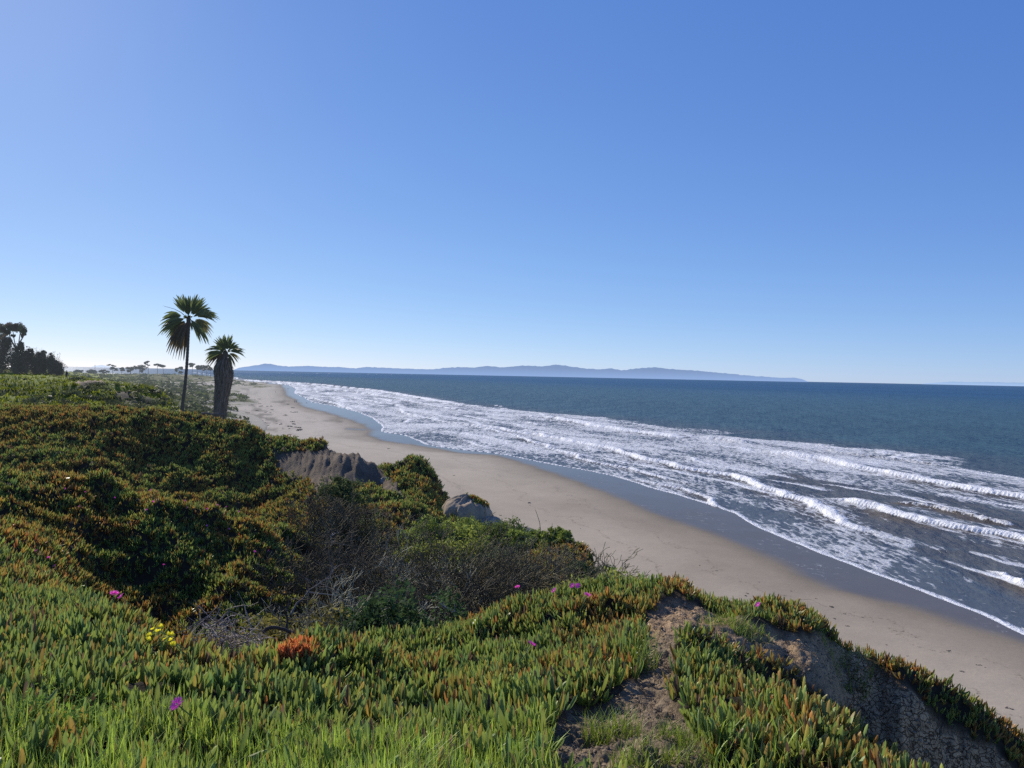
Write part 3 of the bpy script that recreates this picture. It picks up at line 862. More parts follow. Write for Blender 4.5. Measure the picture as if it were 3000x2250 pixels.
def sea_mat():
    m, nt = new_mat('sea_water')
    at_ = N(nt, 'ShaderNodeAttribute', attribute_name='Col'); fo = N(nt, 'ShaderNodeAttribute', attribute_name='foam')
    rg = N(nt, 'ShaderNodeAttribute', attribute_name='calm')
    geo = N(nt, 'ShaderNodeNewGeometry'); pos = geo.outputs['Position']
    mp = N(nt, 'ShaderNodeMapping'); mp.inputs['Rotation'].default_value = (0, 0, math.radians(-24)); nt.links.new(pos, mp.inputs[0])
    mp2 = N(nt, 'ShaderNodeMapping'); mp2.inputs['Rotation'].default_value = (0, 0, math.radians(-24)); mp2.inputs['Scale'].default_value = (1.0, 0.34, 1)
    nt.links.new(pos, mp2.inputs[0])
    wn = N(nt, 'ShaderNodeTexNoise'); wn.inputs['Scale'].default_value = 0.8; nt.links.new(mp2.outputs[0], wn.inputs['Vector'])
    sc = N(nt, 'ShaderNodeVectorMath', operation='SCALE'); sc.inputs['Scale'].default_value = 1.1; nt.links.new(wn.outputs['Color'], sc.inputs[0])
    av = N(nt, 'ShaderNodeVectorMath', operation='ADD'); nt.links.new(mp2.outputs[0], av.inputs[0]); nt.links.new(sc.outputs[0], av.inputs[1])
    vo = N(nt, 'ShaderNodeTexVoronoi'); vo.inputs['Scale'].default_value = 1.1; nt.links.new(av.outputs[0], vo.inputs['Vector'])
    vo2 = N(nt, 'ShaderNodeTexVoronoi'); vo2.inputs['Scale'].default_value = 2.6; nt.links.new(av.outputs[0], vo2.inputs['Vector'])
    nz = noise_n(nt, mp2.outputs[0], 0.35, 9, 0.68)
    p = math_n(nt, 'MULTIPLY', vo.outputs['Distance'], 0.50)
    p = math_n(nt, 'ADD', p, math_n(nt, 'MULTIPLY', vo2.outputs['Distance'], 0.34))
    p = math_n(nt, 'ADD', p, math_n(nt, 'MULTIPLY', math_n(nt, 'SUBTRACT', nz, 0.40), 0.95))
    # p about 0..1 ; foam where p > 1 - density
    q = math_n(nt, 'ADD', p, math_n(nt, 'SUBTRACT', fo.outputs['Fac'], 1.0))
    mask = ramp(nt, q, [(0.0, 0.0), (0.07, 0.36), (0.22, 0.68), (0.42, 0.80), (0.60, 1.0)])
    dif = N(nt, 'ShaderNodeBsdfDiffuse'); nt.links.new(at_.outputs['Color'], dif.inputs[0])
    glo = N(nt, 'ShaderNodeBsdfGlossy'); glo.inputs['Roughness'].default_value = 0.24
    lw = N(nt, 'ShaderNodeLayerWeight'); lw.inputs[0].default_value = 0.25
    b = N(nt, 'ShaderNodeMixShader'); nt.links.new(ramp(nt, lw.outputs['Fresnel'], [(0.0, 0.03), (0.5, 0.15), (1.0, 0.26)]), b.inputs[0])
    nt.links.new(dif.outputs[0], b.inputs[1]); nt.links.new(glo.outputs[0], b.inputs[2])
    h = math_n(nt, 'MULTIPLY', noise_n(nt, mp2.outputs[0], 0.5, 6, 0.6), 1.2)
    h = math_n(nt, 'ADD', h, math_n(nt, 'MULTIPLY', noise_n(nt, mp2.outputs[0], 0.06, 4, 0.55), 5.0))
    bp = N(nt, 'ShaderNodeBump'); bp.inputs['Distance'].default_value = 0.9
    nt.links.new(rg.outputs['Fac'], bp.inputs['Strength'])
    nt.links.new(h, bp.inputs['Height']); [nt.links.new(bp.outputs[0], k_.inputs['Normal']) for k_ in (dif, glo, lw)]
    fd = N(nt, 'ShaderNodeBsdfPrincipled'); fd.inputs['Base Color'].default_value = (0.82, 0.82, 0.79, 1); fd.inputs['Roughness'].default_value = 0.9
    bp2 = N(nt, 'ShaderNodeBump'); bp2.inputs['Strength'].default_value = 0.7; bp2.inputs['Distance'].default_value = 0.35
    nt.links.new(math_n(nt, 'ADD', q, noise_n(nt, pos, 2.2, 5, 0.6)), bp2.inputs['Height']); nt.links.new(bp2.outputs[0], fd.inputs['Normal'])
    mx = N(nt, 'ShaderNodeMixShader'); nt.links.new(mask, mx.inputs[0]); nt.links.new(b.outputs[0], mx.inputs[1]); nt.links.new(fd.outputs[0], mx.inputs[2])
    finish(nt, mx.outputs[0], 400000)
    return m


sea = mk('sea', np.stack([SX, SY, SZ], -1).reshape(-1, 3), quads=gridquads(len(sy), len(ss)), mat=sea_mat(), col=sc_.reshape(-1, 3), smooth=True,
         attrs={'foam': np.clip(dens, 0, 1.6).ravel(), 'calm': (0.25 + 0.75 * sstep(0, 12, ts)).ravel()})
tag(sea, 'blue ocean with white breakers rolling in along the beach', kind='structure')

# --- islands on the horizon
def island(name, prof, Y, haze_c, label, mist):
    pr = np.array(prof, float)
    n = 420
    px = np.linspace(pr[0, 0], pr[-1, 0], n)
    top = np.array([at(a, b, Y)[2] for a, b in zip(px, np.interp(px, pr[:, 0], pr[:, 1]))])
    ridge_n = fbm(px / 9.0, px * 0, 171, 4) - 0.5
    top = np.maximum(top + ridge_n * 55 * sstep(60, 300, top), 0)
    rowsn = 26
    V = []; 
    for j in range(rowsn):
        k = j / (rowsn - 1)
        Yj = Y - 3500 * (1 - k)
        prof_z = top * (k ** 0.75)
        nn = (np.abs(fbm(px / 14.0 + 0 * k, np.full(n, k * 2.2), 173, 4) - 0.5) - 0.12) * 900 * k * (1 - k)
        zz = prof_z + nn * np.clip(top / 500, 0, 1)
        V.append(np.stack([(px - CX) / FPX * Yj, np.full(n, Yj), np.maximum(zz, -2)], -1))
    V = np.concatenate(V)
    m, nt = new_mat(name + '_hazed_rock')
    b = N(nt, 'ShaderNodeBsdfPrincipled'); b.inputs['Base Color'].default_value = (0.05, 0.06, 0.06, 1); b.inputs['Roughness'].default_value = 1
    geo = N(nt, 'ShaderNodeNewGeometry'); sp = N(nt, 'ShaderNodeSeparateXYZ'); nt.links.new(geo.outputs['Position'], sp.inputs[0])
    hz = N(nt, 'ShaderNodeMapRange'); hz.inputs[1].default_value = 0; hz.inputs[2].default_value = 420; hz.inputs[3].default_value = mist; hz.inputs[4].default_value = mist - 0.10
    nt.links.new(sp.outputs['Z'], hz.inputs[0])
    em = N(nt, 'ShaderNodeEmission')  # glow paints airlight over the rock, paler toward the sea
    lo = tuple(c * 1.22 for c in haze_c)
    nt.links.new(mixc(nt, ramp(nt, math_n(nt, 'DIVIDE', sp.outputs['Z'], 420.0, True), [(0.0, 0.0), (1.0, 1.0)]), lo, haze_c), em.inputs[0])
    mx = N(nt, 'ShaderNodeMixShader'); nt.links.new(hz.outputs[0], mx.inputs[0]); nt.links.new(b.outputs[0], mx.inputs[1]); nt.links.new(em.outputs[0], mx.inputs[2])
    finish(nt, mx.outputs[0])
    return tag(mk(name, V, quads=gridquads(rowsn, n), mat=m, smooth=True), label, kind='structure')


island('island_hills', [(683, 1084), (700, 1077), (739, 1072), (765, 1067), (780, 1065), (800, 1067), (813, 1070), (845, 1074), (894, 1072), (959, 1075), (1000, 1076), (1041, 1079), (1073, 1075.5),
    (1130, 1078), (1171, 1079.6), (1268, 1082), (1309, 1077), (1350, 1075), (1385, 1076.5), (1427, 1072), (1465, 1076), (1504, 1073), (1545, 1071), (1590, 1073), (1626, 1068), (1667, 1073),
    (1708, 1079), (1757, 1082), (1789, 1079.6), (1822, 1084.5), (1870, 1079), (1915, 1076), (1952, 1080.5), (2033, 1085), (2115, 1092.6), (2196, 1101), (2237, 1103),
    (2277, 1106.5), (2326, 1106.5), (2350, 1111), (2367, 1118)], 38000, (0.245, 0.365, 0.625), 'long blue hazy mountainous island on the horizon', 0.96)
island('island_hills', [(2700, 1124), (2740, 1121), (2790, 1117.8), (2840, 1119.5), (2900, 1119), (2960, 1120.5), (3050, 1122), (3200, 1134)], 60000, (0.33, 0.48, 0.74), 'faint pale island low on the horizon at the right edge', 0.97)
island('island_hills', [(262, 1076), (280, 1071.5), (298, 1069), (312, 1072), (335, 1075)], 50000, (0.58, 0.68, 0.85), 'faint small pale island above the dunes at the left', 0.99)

#PART3
# ------------------------------------------------------------------ plants: succulent ground cover
def leaves(P, D, L, R, bend, c0, c1, rings, crot):
    """three-sided fleshy fingers, one side left open for light; rings = [(t, radius share)] then a pointed tip"""
    Nn = len(P)
    S, T = frames(D)
    ca, sa = np.cos(crot)[:, None], np.sin(crot)[:, None]
    S, T = S * ca + T * sa, T * ca - S * sa
    a = np.arange(3) * 2 * math.pi / 3
    Vs = []; Cs = []
    for t, r in rings:
        c = P + D * (L * t)[:, None] + bend * (L * t * t)[:, None]
        for k in range(3):
            Vs.append(c + (S * math.cos(a[k]) + T * math.sin(a[k])) * (R * r)[:, None])
            Cs.append(c0 * (1 - t) + c1 * t)
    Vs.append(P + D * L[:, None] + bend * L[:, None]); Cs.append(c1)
    nv = len(Vs)
    V = np.stack(Vs, 1).reshape(-1, 3); C = np.stack(Cs, 1).reshape(-1, 3)
    base = np.arange(Nn) * nv
    q = []; t_ = []
    m = len(rings)
    for i in range(m - 1):
        for k in range(2):          # third face left off so sunlight gets in and brightens the leaf
            k2 = (k + 1) % 3
            q.append(np.stack([base + i * 3 + k, base + i * 3 + k2, base + (i + 1) * 3 + k2, base + (i + 1) * 3 + k], 1))
    for k in range(2):
        t_.append(np.stack([base + (m - 1) * 3 + k, base + (m - 1) * 3 + (k + 1) % 3, base + nv - 1], 1))
    return V, np.concatenate(t_), (np.concatenate(q) if q else None), C


GREEN = np.array([[0.165, 0.295, 0.060], [0.235, 0.350, 0.055], [0.115, 0.245, 0.090], [0.33, 0.39, 0.065]])
ORNG = np.array([[0.46, 0.28, 0.05], [0.50, 0.22, 0.05], [0.42, 0.32, 0.06], [0.47, 0.15, 0.05]])
TIPG = np.array([0.40, 0.45, 0.12]); TIPO = np.array([0.66, 0.34, 0.10])


def sample(smin, smax, y0, y1, dens_per_m2):
    n = int(dens_per_m2 * (smax - smin) * (y1 * y1 - y0 * y0) / 2)
    Y = np.sqrt(rng.uniform(y0 * y0, y1 * y1, n)); s = rng.uniform(smin, smax, n)
    return s, Y


def carpet(name, label, smin, smax, y0, y1, shoots, nl, Lr, Rr, rings, orange, accept, mat, tilt=0.55, lift=0.0):
    s, Y = sample(smin, smax, y0, y1, shoots)
    k = rng.random(len(s)) < accept(s, Y)
    s, Y = s[k], Y[k]
    G = ground(s, Y); Nm = gnormal(s, Y)
    px, py = to_px(G)
    k = (px > -1200) & (px < 3500) & (py < 2600)
    s, Y, G, Nm, px, py = s[k], Y[k], G[k], Nm[k], px[k], py[k]
    n = len(s)
    o = orange(G[:, 0], G[:, 1], px, py)
    og = rng.random(n) < o
    sh = np.where(og[:, None], ORNG[rng.integers(0, 4, n)], GREEN[rng.integers(0, 4, n)])
    mixf = np.clip(o + rng.normal(0, 0.15, n), 0, 1)[:, None]
    sh = sh * (0.55 + 0.75 * rng.random((n, 1)) ** 1.3) * (0.75 + 0.5 * fbm(G[:, 0] * 1.7, G[:, 1] * 1.7, 233, 3))[:, None]
    sh = sh * (1 - 0.35 * mixf * (~og[:, None])) + 0.35 * mixf * (~og[:, None]) * ORNG[2]
    dead = rng.random(n) < 0.02 + 0.10 * sstep(.6, .72, fbm(G[:, 0] * 2.3, G[:, 1] * 2.3, 231, 3))
    sh = np.where(dead[:, None], np.array([0.20, 0.13, 0.075]) * (.5 + rng.random((n, 1))), sh)
    # each shoot opens into a tuft of leaves
    rep = np.repeat(np.arange(n), nl)
    m = len(rep)
    az = rng.uniform(0, 2 * math.pi, m); tl = np.abs(rng.normal(0, tilt, m)) + 0.08
    updir = nrm(Nm[rep] * 0.45 + np.array([0, 0, 0.75]))
    S, T = frames(updir)
    out = S * np.cos(az)[:, None] + T * np.sin(az)[:, None]
    D = nrm(updir * np.cos(tl)[:, None] + out * np.sin(tl)[:, None])
    L = rng.uniform(*Lr, m) * (0.8 + 0.4 * rng.random(n)[rep]) * np.where((px > 1900) & (Y < 9), 0.84, 1.0)[rep]; Rd = L * rng.uniform(*Rr, m)
    P = G[rep] + out * (L * 0.25 * rng.random(m))[:, None] + Nm[rep] * (L * rng.uniform(-0.15, 0.35, m) + lift)[:, None]
    bend = (updir - D) * rng.uniform(0.1, 0.5, m)[:, None]
    c0 = sh[rep] * (0.7 + 0.3 * rng.random((m, 1))) * np.where(y0 > 15, 0.85, 1.05)  # far ridge leaves coloured darker, as shade on a slope facing off the sun
    redt = rng.random((m, 1)) < 0.10 + 0.5 * o[rep][:, None]
    c1 = np.where(redt, TIPO, TIPG) * 0.55 + sh[rep] * 0.45
    c1 = np.where(dead[rep][:, None], sh[rep], c1)
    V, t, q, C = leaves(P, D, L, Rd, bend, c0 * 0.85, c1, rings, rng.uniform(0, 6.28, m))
    ob = mk(name, V, t, q, mat, C, smooth=True)
    tag(ob, label, 'ice plant', kind='stuff')
    return ob


M_ICE = leaf_mat('ice_plant_leaf', 0.40, 0.46, 0.32)
M_ICEF = leaf_mat('ice_plant_leaf_far', 0.35, 0.75, 0.08, haze=5000)
RING4 = [(0.0, 0.6), (0.3, 0.95), (0.65, 1.0), (0.88, 0.62)]
RING3 = [(0.0, 0.65), (0.5, 1.0), (0.85, 0.62)]
RING2 = [(0.0, 0.7), (0.6, 1.0)]


def acc_common(s, Y):
    return field(ice, s, Y) * (1 - sstep(0.25, 0.5, field(bare, s, Y)))


def orange_fg(x, y, px, py):
    f = fbm(x * 0.9, y * 0.9, 201, 4)
    base = 0.04 + 0.40 * sstep(0.48, 0.66, f) * sstep(4.2, 6.5, y)
    base = base + 0.36 * sstep(7, 9.5, y) * sstep(700, 1100, px) * sstep(0.38, 0.6, f)
    base = base + 0.35 * sstep(2050, 2350, px)
    base = base + 0.9 * inpoly(px, py, [(2150, 1870), (2260, 1900), (2330, 1990), (2230, 1970)])
    return np.clip(base + 0.95 * inpoly(px, py, [(805, 1925), (880, 1890), (925, 1885), (935, 1950), (820, 1965)]), 0, 0.92)


def orange_mid(x, y, px, py):
    f = fbm(x * 0.45, y * 0.45, 211, 4); g = fbm(x * 1.6, y * 1.6, 212, 3)
    return np.clip(sstep(0.42, 0.62, 0.6 * f + 0.4 * g) * 0.54 + 0.07, 0, 0.85)


def acc_fg(s, Y):
    a, b = to_px(ground(s, Y))
    return acc_common(s, Y) * (Y < edgeY(s) + 0.7) * (1 - 0.55 * np.clip(sstep(2010, 2200, b + 60 * np.sin(a / 170.0)) * sstep(1900, 1300, a), 0, 1))


def acc_mid(s, Y):
    return acc_common(s, Y) * (Y > edgeY(s) + 0.3) * (s * FPX + CX < 2000)


def acc_far(s, Y):
    px = s * FPX + CX
    return acc_common(s, Y) * (px < 1420) * (Y < np.interp(px, [0, 600, 700, 850, 1100, 1350], [40.5, 41, 40.5, 39.5, 38.5, 38]))


def grassy(px, py):
    return np.clip(sstep(2010, 2200, py + 60 * np.sin(px / 170.0)) * sstep(1900, 1300, px), 0, 1)


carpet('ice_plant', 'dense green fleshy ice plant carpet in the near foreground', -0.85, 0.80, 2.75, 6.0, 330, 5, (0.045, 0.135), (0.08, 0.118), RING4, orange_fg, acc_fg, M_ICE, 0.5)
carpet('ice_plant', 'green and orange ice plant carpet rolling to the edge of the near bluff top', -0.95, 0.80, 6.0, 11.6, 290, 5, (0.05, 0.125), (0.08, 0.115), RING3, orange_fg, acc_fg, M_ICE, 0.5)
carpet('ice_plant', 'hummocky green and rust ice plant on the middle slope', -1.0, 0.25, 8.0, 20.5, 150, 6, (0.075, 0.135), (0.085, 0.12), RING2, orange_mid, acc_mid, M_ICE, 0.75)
carpet('ice_plant', 'shade-darkened rust and green ice plant over the far ridge under the palms', -1.0, 0.0, 20.5, 41.5, 62, 7, (0.11, 0.20), (0.10, 0.14), RING2, orange_mid, acc_far, M_ICEF, 0.85)

# ------------------------------------------------------------------ grass blades
def blades(P, az, L, W, lean, c0, c1):
    n = len(P)
    side = np.stack([np.cos(az), np.sin(az), np.zeros(n)], 1); out = np.stack([-np.sin(az), np.cos(az), np.zeros(n)], 1)
    Vs = []; Cs = []
    for t, wf in ((0, 0.8), (0.35, 1.0), (0.7, 0.7)):
        c = P + np.stack([np.zeros(n), np.zeros(n), L * t * (1 - 0.25 * lean * t)], 1) + out * (L * lean * t * t)[:, None]
        Vs += [c - side * (W * wf / 2)[:, None], c + side * (W * wf / 2)[:, None]]
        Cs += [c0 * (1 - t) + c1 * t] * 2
    Vs.append(P + np.stack([np.zeros(n), np.zeros(n), L * (1 - 0.25 * lean)], 1) + out * (L * lean)[:, None]); Cs.append(c1)
    V = np.stack(Vs, 1).reshape(-1, 3); C = np.stack(Cs, 1).reshape(-1, 3); b = np.arange(n) * 7
    q = np.concatenate([np.stack([b, b + 1, b + 3, b + 2], 1), np.stack([b + 2, b + 3, b + 5, b + 4], 1)])
    t_ = np.stack([b + 4, b + 5, b + 6], 1)
    return V, t_, q, C


M_GRASS = leaf_mat('grass_blade', 0.4, 0.5, 0.3)


def lawn(name, label, smin, smax, y0, y1, dens, Lr, accept, cat='grass'):
    s, Y = sample(smin, smax, y0, y1, dens)
    G = ground(s, Y); px, py = to_px(G)
    k = rng.random(len(s)) < accept(s, Y, px, py, G)
    G = G[k]; n = len(G)
    G[:, 2] -= 0.01
    c1 = np.array([0.56, 0.72, 0.10]) * (0.6 + 0.6 * rng.random((n, 1)))
    c1 = np.where(rng.random((n, 1)) < 0.10, np.array([0.40, 0.34, 0.14]), c1)
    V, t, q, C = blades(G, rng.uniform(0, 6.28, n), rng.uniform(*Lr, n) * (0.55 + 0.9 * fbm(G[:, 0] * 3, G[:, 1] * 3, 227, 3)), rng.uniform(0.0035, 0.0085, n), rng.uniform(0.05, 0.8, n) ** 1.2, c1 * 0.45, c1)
    return tag(mk(name, V, t, q, M_GRASS, C), label, cat, kind='stuff')


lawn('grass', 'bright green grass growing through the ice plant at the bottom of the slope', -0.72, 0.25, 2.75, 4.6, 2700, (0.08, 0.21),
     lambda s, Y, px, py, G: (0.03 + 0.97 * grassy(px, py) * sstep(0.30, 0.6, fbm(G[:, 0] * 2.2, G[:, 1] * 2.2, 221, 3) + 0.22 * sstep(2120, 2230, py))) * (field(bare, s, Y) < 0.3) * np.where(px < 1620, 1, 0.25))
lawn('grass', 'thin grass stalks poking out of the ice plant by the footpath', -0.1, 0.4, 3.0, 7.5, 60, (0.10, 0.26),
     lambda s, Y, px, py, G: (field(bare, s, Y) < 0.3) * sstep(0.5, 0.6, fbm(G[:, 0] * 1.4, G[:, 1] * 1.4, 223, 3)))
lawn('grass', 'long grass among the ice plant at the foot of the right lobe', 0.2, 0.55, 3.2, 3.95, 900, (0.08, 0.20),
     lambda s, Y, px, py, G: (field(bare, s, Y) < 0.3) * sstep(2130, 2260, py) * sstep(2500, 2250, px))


def tuft(label, px, py, n, rad, Lr, group=None):
    g = ground_px(px, py)
    a = rng.uniform(0, 6.28, n); r = rad * np.sqrt(rng.random(n))
    xy = g[:2] + np.stack([r * np.cos(a) * 1.3, r * np.sin(a)], 1)
    P = ground(xy[:, 0] / xy[:, 1], xy[:, 1]); P[:, 2] -= 0.01
    c1 = np.array([0.36, 0.46, 0.06]) * (0.6 + 0.6 * rng.random((n, 1)))
    V, t, q, C = blades(P - g, rng.uniform(0, 6.28, n), rng.uniform(*Lr, n), rng.uniform(0.003, 0.006, n), rng.uniform(0.1, 0.9, n), c1 * 0.5, c1)
    o = mk('grass_tuft', V, t, q, M_GRASS, C); o.location = g
    tag(o, label, 'grass tuft', group)


tuft('bushy bright grass tuft in the middle of the dirt footpath', 1790, 2160, 260, 0.13, (0.07, 0.20))
tuft('low grass tuft trailing down the footpath in front of the bushy one', 1880, 2215, 200, 0.12, (0.05, 0.14))
tuft('wispy grass tuft at the right edge of the footpath bend', 1985, 2165, 160, 0.10, (0.05, 0.15))
tuft('scruffy grass tuft at the foot of the right lobe by the path', 2040, 2215, 200, 0.12, (0.05, 0.16))
tuft('long arching grass clump leaning over the path from its left bank', 1880, 1960, 90, 0.10, (0.18, 0.36))
tuft('dark weedy tuft on bare dirt below the ridge of ice plant', 2140, 1832, 240, 0.22, (0.07, 0.16))
tuft('smaller weedy tuft beside it on the bare dirt', 2200, 1862, 160, 0.16, (0.06, 0.14))
tuft('straggly weeds hanging on the broken dirt shoulder', 2470, 1965, 300, 0.30, (0.07, 0.20))

# ------------------------------------------------------------------ brush and shrubs
def grow(base, n, length, spread, r0, depth=3, kids=(2, 3), upw=0.35, seed=0):
    """random branching sticks: arrays of starts, ends, radii, and the tips"""
    rs = random.Random(seed)
    A, B, ra, rb, tips = [], [], [], [], []

    def go(p, d, L, r, dep):
        for k in range(2):
            d2 = Vector((d.x + rs.gauss(0, .22), d.y + rs.gauss(0, .22), d.z + rs.gauss(0, .18) + upw * 0.1)).normalized()
            q = p + d2 * (L / 2)
            A.append(p[:]); B.append(q[:]); ra.append(r); rb.append(r * 0.8); r *= 0.8
            p, d = q, d2
        if dep == 0:
            tips.append(p[:]); return
        for _ in range(rs.randint(*kids)):
            d3 = Vector((d.x + rs.gauss(0, .55), d.y + rs.gauss(0, .55), d.z + rs.gauss(0, .4) + upw * 0.3)).normalized()
            go(p, d3, L * rs.uniform(.55, .85), r * 0.75, dep - 1)
    for i in range(n):
        a = rs.uniform(0, 6.283); e = rs.uniform(*spread)
        d = Vector((math.cos(a) * math.cos(e), math.sin(a) * math.cos(e), math.sin(e)))
        go(Vector(base) + Vector((rs.gauss(0, .08), rs.gauss(0, .08), 0)), d, length * rs.uniform(.7, 1.2), r0 * rs.uniform(.7, 1.2), depth)
    return np.array(A), np.array(B), np.array(ra), np.array(rb), np.array(tips)


def leaf_quads(C, size, col, flat=0.0):
    n = len(C)
    D = nrm(rng.normal(0, 1, (n, 3)) + np.array([0, 0, flat])); S, T = frames(D)
    a = rng.uniform(0, 6.28, n)[:, None]
    U = S * np.cos(a) + T * np.sin(a); W = np.cross(D, U)
    sz = size if np.ndim(size) else np.full(n, size)
    sz = (sz * rng.uniform(0.6, 1.3, n))[:, None]
    V = np.stack([C - U * sz, C + W * sz * 0.45, C + U * sz, C - W * sz * 0.45], 1).reshape(-1, 3)
    b = np.arange(n) * 4
    return V, None, np.stack([b, b + 1, b + 2, b + 3], 1), np.repeat(col, 4, 0)


M_TWIG = leaf_mat('dead_twig', 0, 0.9, 0.1)
M_LEAF = leaf_mat('shrub_leaf', 0.35, 0.7, 0.1)


def dead_shrub(label, px, py, Y, size, col=(0.115, 0.10, 0.09), n=9, seed=0, spread=(0.3, 1.45), name='dead_shrub', depth=4, kids=(2, 3), r0=0.010, upw=0.35):
    p = at(px, py, Y); g = np.array([p[0], p[1], gz(p[0], p[1]) - 0.03])
    size = max(size, (p[2] - g[2]) + 0.42 * size)
    A_, B_, ra, rb, tips = grow((0, 0, 0), n, size * 0.40, spread, r0, depth, kids, upw, seed)
    mr = 0.0035 + Y * 0.00012
    V, q = tubes(A_, B_, np.maximum(ra, mr), np.maximum(rb, mr))
    cc = np.array(col) * np.array([1.35, 1.36, 1.0]) * rng.uniform(0.6, 1.5, (len(A_), 1)); C = np.repeat(cc, 6, 0)
    o = mk(name, V, None, q, M_TWIG, C); o.location = g
    return tag(o, label, 'dead shrub', 'bare shrubs in the gully')


def green_shrub(label, px, py, Y, size, col, nleaf=5000, seed=0, sink=0.05, lsz=0.042):
    p = at(px, py, Y); g = np.array([p[0], p[1], gz(p[0], p[1]) - sink])
    size = max(size, (p[2] - g[2]) + 0.42 * size)
    e = empty('shrub', g); tag(e, label, 'shrub', 'green shrubs on the bluff edge')
    A_, B_, ra, rb, tips = grow((0, 0, 0), 13, size * 0.36, (0.35, 1.45), 0.012, 3, (3, 4), 0.45, seed)
    V, q = tubes(A_, B_, ra, rb)
    mk('branches', V, None, q, M_TWIG, np.repeat(np.array([0.10, 0.085, 0.065]) * np.ones((len(A_), 1)), 6, 0), parent=e)
    k = rng.integers(0, len(tips), nleaf)
    c = tips[k] * np.array([1, 1, 0.92]) + rng.normal(0, size * 0.042, (nleaf, 3))
    tone = (0.65 + 0.7 * rng.random((len(tips), 1)))[k]
    cl = np.array(col) * tone * rng.uniform(0.75, 1.3, (nleaf, 1))
    V, t, q, C = leaf_quads(c, lsz, cl)
    mk('foliage', V, t, q, M_LEAF, C, parent=e)
    return e


G1 = (0.175, 0.215, 0.045); G2 = (0.23, 0.255, 0.05); G3 = (0.12, 0.15, 0.04)
# grey skeleton brush filling the gully
for i, (lb, px, py, Y, sz, c) in enumerate([
    ('tall dark grey leafless shrub at the left of the gully, against the ice plant', 960, 1700, 15.5, 1.7, (0.085, 0.073, 0.066)),
    ('wide grey-brown leafless shrub in the middle of the gully', 1075, 1740, 14.5, 1.9, (0.105, 0.090, 0.080)),
    ('upper grey leafless shrub right below the eroded cliff', 1010, 1590, 20.5, 1.8, (0.10, 0.085, 0.072)),
    ('grey leafless shrub beside the bright green bush in the gully', 1130, 1650, 18, 1.8, (0.11, 0.095, 0.085)),
    ('pale silvery leafless shrub in the dark heart of the gully', 1235, 1745, 14, 1.15, (0.30, 0.28, 0.26)),
    ('dark brown leafless shrub against the near ice plant mound', 1390, 1735, 13.5, 1.6, (0.115, 0.095, 0.075)),
    ('low grey leafless shrub below the olive bush on the seaward side', 1480, 1710, 15.0, 1.0, (0.12, 0.105, 0.092)),
    ('dusty grey leafless shrub near the seaward end of the gully', 1600, 1700, 15.5, 1.0, (0.135, 0.12, 0.10)),
    ('thin leafless shrub among green bushes on the gully rim', 1450, 1640, 20, 0.9, (0.12, 0.105, 0.09)),
    ('low leafless shrub at the seaward lip behind the near mound', 1740, 1700, 14, 1.1, (0.13, 0.115, 0.095)),
    ('dark leafless shrub deep at the bottom of the gully', 1310, 1790, 12.6, 1.2, (0.07, 0.062, 0.06)),
    ('small pale leafless shrub by the foreground ice plant, nearest the grey brush pile', 960, 1840, 10.2, 0.7, (0.24, 0.22, 0.20)),
    ('small silvery leafless shrub standing right of the smaller pale one', 1075, 1815, 10.8, 0.85, (0.27, 0.25, 0.23)),
    ('sparse grey twigs at the top of the gully under the ice plant slope', 930, 1560, 21, 1.2, (0.12, 0.10, 0.085)),
    ('grey leafless shrub between the two near green bushes', 1260, 1640, 19, 1.4, (0.12, 0.105, 0.09)),
]):
    dead_shrub(lb, px, py, Y, sz, c, n=(16 if sz < 1 else 30), seed=300 + i, depth=4, r0=0.010 if sz < 1 else 0.016)

for i, (lb, px, py, Y, sz, c, nl) in enumerate([
    ('bright green rounded shrub in the middle of the grey brush', 1300, 1640, 18.5, 1.25, G2, 6500),
    ('green shrub at the upper rim just left of the sandstone mound front', 1265, 1575, 23, 1.2, G1, 5200),
    ('green shrub directly in front of the sandstone mound', 1370, 1580, 23.5, 1.25, G1, 5200),
    ('dark green shrub on the rim right of the sandstone mound', 1470, 1570, 23.5, 1.15, G3, 4500),
    ('green shrub with thin stalks at the rim against the sand', 1570, 1600, 22, 0.75, G1, 4000),
    ('green shrub farther along the rim, right of the stalky one', 1640, 1640, 19.5, 0.5, G1, 2600),
    ('dull olive shrub among the dead brush toward the sea', 1480, 1650, 18, 1.0, (0.10, 0.12, 0.055), 3600),
    ('small bright green shrub just behind the near mound by the lip', 1730, 1715, 13.2, 0.45, G2, 3000),
    ('dark green shrub on the shaded lip facing the beach', 1730, 1700, 16.8, 0.5, (0.06, 0.09, 0.03), 2600),
    ('olive shrub half hidden by grey twigs high in the gully', 1040, 1570, 22, 1.0, (0.085, 0.105, 0.045), 3600),
    ('olive green shrub at the foot of the eroded cliff', 1000, 1500, 26, 1.0, (0.08, 0.10, 0.04), 3000),
    ('dark green low shrub in the shade beside the near mound', 1170, 1850, 9.8, 0.75, (0.05, 0.085, 0.03), 4200),
    ('yellowish low shrub beside the dead branch at the gully mouth', 860, 1830, 10.3, 0.6, (0.17, 0.15, 0.04), 3000),
]):
    green_shrub(lb, px, py - 14, Y, sz * 1.15, np.array(c) * 1.35, nl * 2, seed=400 + i)

